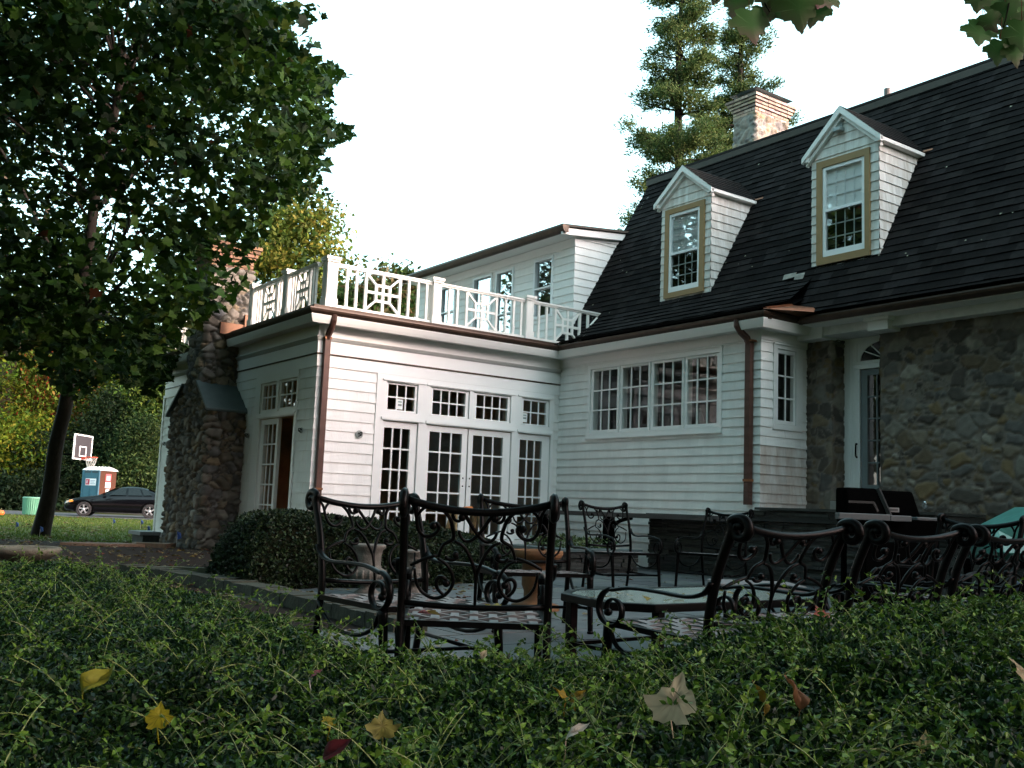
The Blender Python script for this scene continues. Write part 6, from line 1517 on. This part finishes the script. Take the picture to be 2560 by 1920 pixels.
# twigs: arching shoots with small paired leaves
rnd = random.Random(31); mb = MB(); LP = []; LD = []
for _ in range(4200):
    x_ = rnd.uniform(-300, 2860); df_ = float(np.interp(x_, FARX, FARD)); d_ = math.sqrt(rnd.uniform(1.6 ** 2, df_ ** 2)); z_, l_ = hedge_top(np.array([x_]), np.array([d_])); b0 = Vector(plan(l_, np.array([d_]), z_)[0]) - Vector((0, 0, .03))
    a = rnd.random() * 2 * PI; Lw = rnd.uniform(.08, .30); up_ = rnd.choice((.12, .2, .35, .9)); dv = Vector((math.cos(a), math.sin(a), up_)).normalized()
    q = [b0, b0 + dv * Lw * .35 + Vector((0, 0, .02)), b0 + dv * Lw * .7 + Vector((0, 0, .02)), b0 + dv * Lw - Vector((0, 0, .02 * (1 - up_)))]
    q = smooth_path(q, 3); r0 = rnd.uniform(.0012, .0024); c = rnd.uniform(.6, 1.3)
    mb.tube(q, [r0 * (1 - .6 * i / (len(q) - 1)) for i in range(len(q))], n=3, caps=False, col=(c, c, c * .9))
    for k_ in range(2, len(q)):
        for _s in range(2): LP.append(np.array(q[k_]) + np.random.default_rng(k_).normal(size=3) * .002); LD.append(np.array((rnd.uniform(-1, 1), rnd.uniform(-1, 1), rnd.uniform(-.1, .8))))
mb.build('twigs', mat('olive_twig', (.095, .125, .035), .6, attr=True), hd, recalc=False)
LP = np.array(LP); rng2 = np.random.default_rng(4)
put('shoot_leaves', leaves_mesh('shoot_leaves', LP - HBs, .017, OVAL, rng2, pick_cols(rng2, len(LP), [(.05, .11, .014), (.08, .15, .018), (.035, .08, .014)]), up=.4, fwd=np.array(LD)), M_HEDGE, hd)
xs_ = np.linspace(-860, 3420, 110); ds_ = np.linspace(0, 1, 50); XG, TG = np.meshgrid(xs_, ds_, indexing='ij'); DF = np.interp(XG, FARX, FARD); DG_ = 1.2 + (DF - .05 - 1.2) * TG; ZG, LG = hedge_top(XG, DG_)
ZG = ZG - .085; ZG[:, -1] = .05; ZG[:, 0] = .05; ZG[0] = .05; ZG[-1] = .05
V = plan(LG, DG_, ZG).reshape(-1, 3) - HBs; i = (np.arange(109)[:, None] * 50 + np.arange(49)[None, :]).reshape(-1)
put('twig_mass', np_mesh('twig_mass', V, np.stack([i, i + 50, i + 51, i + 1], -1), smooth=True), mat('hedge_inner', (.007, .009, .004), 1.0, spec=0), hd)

# fallen leaves lying on the hedge, each its own thing
LANCE = [(0, 0), (.13, .1), (.23, .25), (.27, .42), (.24, .6), (.16, .78), (.07, .92), (0, 1.03), (-.07, .92), (-.16, .78), (-.24, .6), (-.27, .42), (-.23, .25), (-.13, .1)]
def fallen(label, px, py, size, col, spot, tilt, rz, tpl=MAPLE, curl=.3, holes=False, z=.5):
    """a single dry leaf: outline fan with a curl"""
    rg = random.Random(int(px)); T_ = [(x * (1 + rg.uniform(-.22, .12)) + rg.uniform(-.03, .03), y * (1 + rg.uniform(-.12, .06))) for x, y in tpl]
    Q = []
    for (xa, ya), (xb, yb) in zip(T_, T_[1:] + T_[:1]):
        Q.append((xa, ya)); Q.append((xa * .5 + xb * .5 + rg.uniform(-.02, .02), ya * .5 + yb * .5 + rg.uniform(-.02, .02)))
    m_ = len(Q); mb = MB(); vs = []; cs = []
    def lift(x, y): return curl * (abs(x) ** 1.4) * .8 + .16 * math.sin(y * 5 + x * 6) * curl + .10 * curl * (y - .4) ** 2
    for f in (1.0, .7, .38):
        for x, y in Q:
            x2, y2 = x * f, .42 + (y - .42) * f; vs.append((x2 * size, (y2 - .5) * size, lift(x2, y2) * size))
            k_ = rg.uniform(.35, 1.25) if rg.random() < .3 else rg.uniform(.85, 1.15); cs.append(tuple(np.array(col) * .55 * k_))
    vs.append((0, -.08 * size, -.03 * size)); cs.append(tuple(np.array(spot) * .55))
    mb.add(vs, [(r * m_ + i, r * m_ + (i + 1) % m_, (r + 1) * m_ + (i + 1) % m_, (r + 1) * m_ + i) for r in range(2) for i in range(m_)] + [(2 * m_ + i, 2 * m_ + (i + 1) % m_, 3 * m_) for i in range(m_)])
    mb.c = cs
    mb.tube([(0, -.5 * size, 0), (.03 * size, -.75 * size, -.02), (.08 * size, -.95 * size, -.03)], .0015, n=4, col=spot)
    o = tag(mb.build('fallen_leaf', M_DRY, local=True, recalc=False, smooth=True), label, 'leaf', 'fallen leaves on the hedge')
    p = on(px, py, z); o.location = (p[0], p[1], p[2]); view = math.atan2(-.5844, .8115)
    o.rotation_euler = (rad(tilt), 0, view + rad(rz))
    return o
M_DRY = leafmat('dry_leaf', .3, .6, .15)
fallen('large pale beige maple leaf with holes standing in the hedge right of centre', 1690, 1740, .108, (.62, .55, .36), (.5, .38, .27), 62, -32, curl=.3, z=.54)
fallen('yellow leaf folded lengthwise on the hedge at the far left', 241, 1708, .105, (.26, .26, .02), (.20, .18, .02), 55, -30, tpl=LANCE, curl=1.4, z=.47)
fallen('bright yellow rounded leaf on the hedge right of the folded one', 399, 1785, 0.058, (.30, .27, .01), (.22, .2, .01), 55, 10, curl=.2, z=.46)
fallen('dark red leaf near the bottom of the hedge', 836, 1882, .085, (.11, .012, .016), (.07, .01, .012), 50, -70, tpl=LANCE, curl=.8, z=.46)
fallen('speckled golden leaf left of the large beige maple leaf', 1395, 1730, 0.055, (.34, .22, .01), (.22, .12, .01), 45, 80, curl=.4, z=.49)
fallen('second golden leaf touching the speckled one', 1450, 1737, 0.047, (.32, .20, .012), (.2, .1, .01), 40, -60, curl=.5, z=.49)
fallen('pale whitish oval leaf below the large beige maple leaf', 1443, 1828, .065, (.85, .75, .62), (.36, .26, .2), 35, -65, tpl=LANCE, curl=.5, z=.47)
fallen('small tan leaf at the top of the hedge in front of the near armchair', 1210, 1637, .045, (.6, .48, .3), (.3, .2, .1), 50, -20, tpl=LANCE, curl=.6, z=.49)
fallen('dull yellow leaf on the hedge left of the bottom centre', 956, 1808, 0.058, (.24, .22, .05), (.18, .16, .04), 60, 15, curl=.5, z=.47)
fallen('small yellow leaf between the red leaf and the dull yellow one', 815, 1797, 0.039, (.26, .23, .01), (.2, .16, .01), 45, 60, curl=.4, z=.47)
fallen('curled brown leaf on the right part of the hedge', 1985, 1728, .085, (.15, .075, .03), (.1, .05, .02), 65, 30, tpl=LANCE, curl=1.2, z=.55)
fallen('ochre leaf standing edgeways left of the curled brown leaf', 1900, 1742, .08, (.22, .15, .02), (.16, .1, .02), 75, 70, tpl=LANCE, curl=.8, z=.53)
fallen('pale yellow leaf deep in the hedge at the lower right', 2318, 1868, .075, (.26, .24, .09), (.2, .17, .06), 55, -20, curl=.4, z=.48)
fallen('light tan leaf on the hedge at the right edge', 2548, 1672, .065, (.36, .31, .18), (.28, .2, .1), 50, 40, curl=.4, z=.62)
fallen('coral pink leaf where the hedge meets the patio on the right', 2050, 1531, .06, (.45, .13, .09), (.35, .1, .07), 50, 20, curl=.4, z=.62)
fallen('crimson and white leaf on the left part of the hedge', 790, 1685, .045, (.38, .12, .14), (.45, .4, .4), 40, -60, tpl=LANCE, curl=.5, z=.48)

# leaf litter on mulch, patio, lawn and table
rng = np.random.default_rng(33); P = []; S_ = []
for _ in range(1500):
    d_ = rng.uniform(8, 20.2); l_ = rng.uniform(-8, -.5) * d_ / 16; q = gp(l_, d_); P.append((q[0], q[1], gzf(*q) + .02)); S_.append(rng.uniform(.03, .08))
for _ in range(900):
    d_ = rng.uniform(20, 42); l_ = rng.uniform(-22, -6) * d_ / 42; q = gp(l_, d_); P.append((q[0], q[1], gzf(*q) + .03)); S_.append(rng.uniform(.05, .12))
for _ in range(260): x, y = rng.uniform(-4.2, 4.3), rng.uniform(-11.6, -3.5); P.append((x, y, .128)); S_.append(rng.uniform(.025, .06))
P = np.array(P); tag(put('leaf_litter', leaves_mesh('leaf_litter', P, np.array(S_), MAPLE, rng, pick_cols(rng, len(P), [(.13, .10, .035), (.17, .145, .07), (.09, .03, .02), (.18, .155, .09), (.09, .06, .03)]), up=.85), M_DRY), 'small fallen leaves scattered over mulch, lawn and patio', 'leaf litter', kind='stuff')
P = []; S_ = []
for x, y, s in ((1628, 1497, .075), (1690, 1490, .07), (1660, 1489, .05), (1550, 1485, .05), (1575, 1490, .05), (1520, 1493, .04), (1480, 1495, .05), (1790, 1476, .06), (1820, 1483, .05), (1770, 1485, .05), (1850, 1492, .06), (1930, 1488, .05)):
    q = on(x, y, .484); P.append((q[0], q[1], .486)); S_.append(s)
tag(put('table_leaves', leaves_mesh('table_leaves', np.array(P), np.array(S_), MAPLE, rng, pick_cols(rng, len(P), [(.16, .13, .03), (.22, .19, .10), (.14, .10, .03)]), up=.95), M_DRY), 'a few dry leaves on the frosted table top', 'leaf litter', kind='stuff')
q1 = c2.matrix_basis; P = []; sv = random.Random(2)
for lx, ly in ((.10, .12), (-.19, -.20), (.02, .02), (.16, -.02), (-.22, -.23)): v = Matrix.Translation(c2.location) @ Matrix.Rotation(c2.rotation_euler.z, 4, 'Z') @ Vector((lx, ly, CS + .025)); P.append(tuple(v))
tag(put('seat_leaves', leaves_mesh('seat_leaves', np.array(P), np.array([.08, .06, .06, .07, .05]), MAPLE, rng, pick_cols(rng, 5, [(.33, .28, .06), (.22, .06, .06), (.3, .2, .05)]), up=.9), M_DRY), 'a few leaves lying on the woven seat of the near armchair', 'leaf litter', kind='stuff')

# grass tufts on the lawn
n = 26000; d = rng.uniform(20.0, 42.5, n); lat = rng.uniform(-.50, -.10, n) * d * 1.05; q = plan(lat, d, np.zeros(n)); q[:, 2] = gz(q[:, 0], q[:, 1]) + .005
hgt = rng.uniform(.03, .075, n); a = rng.random(n) * 2 * PI; wv = .012
V = np.stack([q + np.stack([np.cos(a) * wv, np.sin(a) * wv, np.zeros(n)], 1), q - np.stack([np.cos(a) * wv, np.sin(a) * wv, np.zeros(n)], 1), q + np.stack([np.sin(a) * .02, np.cos(a) * .02, hgt], 1)], 1).reshape(-1, 3)
tag(put('grass', np_mesh('grass', V, np.arange(3 * n).reshape(n, 3), np.repeat(pick_cols(rng, n, [(.06, .10, .014), (.09, .12, .02), (.045, .075, .012)]), 3, axis=0)), M_LEAF), 'short grass of the lawn', 'grass', kind='stuff')

# the maple overhead, whose twigs hang into the top right of the view
ob = g3(gp(3.2, -3.0)); sm = thing('shade_maple', 'maple overhead with a few leafy twigs hanging into the top of the view', 'tree', ob); OB = np.array(ob)
rng = np.random.default_rng(91); rnd = random.Random(91)
cc_ = gp(-1.2, 1.2); C = crown_points(rng, 620, (cc_[0], cc_[1], 8.6), (9.0, 9.0, 3.3), .2);  # unseen crown shifted left to shade the hedge; clumps in view are dropped
ix, iy, iz = img(C); vis = (iz > .3) & (iy > -260) & (ix > -500) & (ix < 3060); C = C[~vis]
mb = MB(); branchy(mb, ob, (ob[0] - .6, ob[1] + .5, 9.0), .26, .08, [tuple(C[i]) for i in rng.choice(len(C), 60, replace=False)], rnd)
tw = [[at(1830, -420, 3.6), at(1860, -160, 3.2), at(1900, -20, 3.05), at(1925, 30, 3.0)], [at(1900, -260, 3.2), at(1990, -80, 3.05), at(2010, -10, 3.0)], [at(2500, -380, 3.6), at(2530, -120, 3.2), at(2520, 20, 3.1), at(2500, 90, 3.1)], [at(2530, -60, 3.15), at(2480, -20, 3.1), at(2440, 10, 3.1)]]
for q in tw: qq = smooth_path([Vector(p) for p in q], 4); mb.tube(qq, list(np.linspace(.006, .002, len(qq))), n=4)
for q in (tw[0], tw[2]): s = Vector((ob[0] - .5, ob[1] + .4, 6.3)); e = Vector(q[0]); mb.tube(smooth_path([s, s.lerp(e, .5) + Vector((0, 0, .5)), e], 5), list(np.linspace(.06, .006, 11)), n=5)
mb.build('trunk', M_BARK, sm, smooth=True)
P = np.repeat(C, 26, axis=0); P = P + rng.normal(size=P.shape) * np.array((.6, .6, .35)); ix, iy, iz = img(P); P = P[~((iz > .2) & (iy > -120) & (ix > -300) & (ix < 2860))]
put('crown', leaves_mesh('crown', P - OB, .22, MAPLE, rng, pick_cols(rng, len(P), PALM[:4]), up=.6), M_LEAF, sm)
hang = [(1838, 10, .115, 168, 3.05), (1880, 72, .145, 186, 3.0), (1925, -8, .15, 172, 3.02), (1965, 10, .11, 200, 3.0), (1998, 30, .17, 188, 2.98), (1945, 30, .10, 215, 3.05), (2055, -4, .13, 150, 3.0), (2035, 38, .11, 165, 3.02), (1800, -20, .12, 150, 3.05), (1905, 45, .10, 175, 3.04),
        (2445, 0, .13, 170, 3.1), (2488, 15, .12, 190, 3.12), (2448, 88, .125, 165, 3.1), (2530, 45, .14, 200, 3.1), (2555, 95, .13, 185, 3.08), (2495, 135, .10, 178, 3.1), (2478, 60, .09, 210, 3.1), (2550, -5, .14, 170, 3.12), (2520, 100, .10, 150, 3.1), (2538, 140, .10, 188, 3.1), (2570, 60, .12, 176, 3.1)]
mb = MB(); T2 = []
for a_, b_ in zip(MAPLE, MAPLE[1:] + MAPLE[:1]):
    a_ = np.array(a_); b_ = np.array(b_); T2.append(a_); e_ = (b_ - a_)
    if np.linalg.norm(e_) > .16: nn_ = np.array((e_[1], -e_[0])); T2.append(a_ + e_ * .45 - nn_ * .05); T2.append(a_ + e_ * .6 + nn_ * .05)
T2 = np.array(T2)
for (x, y, s, rz_, d_) in hang:
    s *= .78
    c = Vector(at(x, y, d_)); up_ = Vector(UPV); rt = Vector(RGT); fw = Vector(FWD); a = rad(rz_ - 180); tl = rnd.uniform(-.5, .5); tl2 = rnd.uniform(-.5, .5)
    dn = (-up_ * math.cos(a) + rt * math.sin(a) + fw * tl * .6).normalized(); ac = dn.cross(fw).normalized(); ac = (ac + fw * tl2 * .5).normalized(); nm = ac.cross(dn)
    base_ = c - dn * s * .5; k = rnd.uniform(.75, 1.2); red = rnd.random() ** 2
    tipc = (.09 * k + .10 * red, .13 * k * (1 - .3 * red), .06 * k + .04 * red); basec = (.06 * k, .15 * k, .04 * k)
    vs = [base_ + ac * float(p[0]) * s + dn * float(p[1]) * s + nm * (.25 * abs(p[0]) ** 1.5 - .10 * p[1] ** 2) * s for p in T2] + [base_ + dn * s * .42 - nm * .02 * s]
    m_ = len(T2); b_ = len(mb.v); mb.add(vs, [(i, (i + 1) % m_, m_) for i in range(m_)])
    mb.c[b_:] = [tuple(np.array(basec) * (1 - max(0, p[1])) + np.array(tipc) * max(0, p[1])) for p in T2] + [basec]
    mb.tube([base_, base_ - dn * s * .3 + up_ * .01, base_ - dn * s * .5 + up_ * .03], .0012, n=4, col=(.2, .08, .05))
mb.build('hanging_leaves', M_LEAF, sm, recalc=False, smooth=True)
# shade tree further along behind the viewpoint
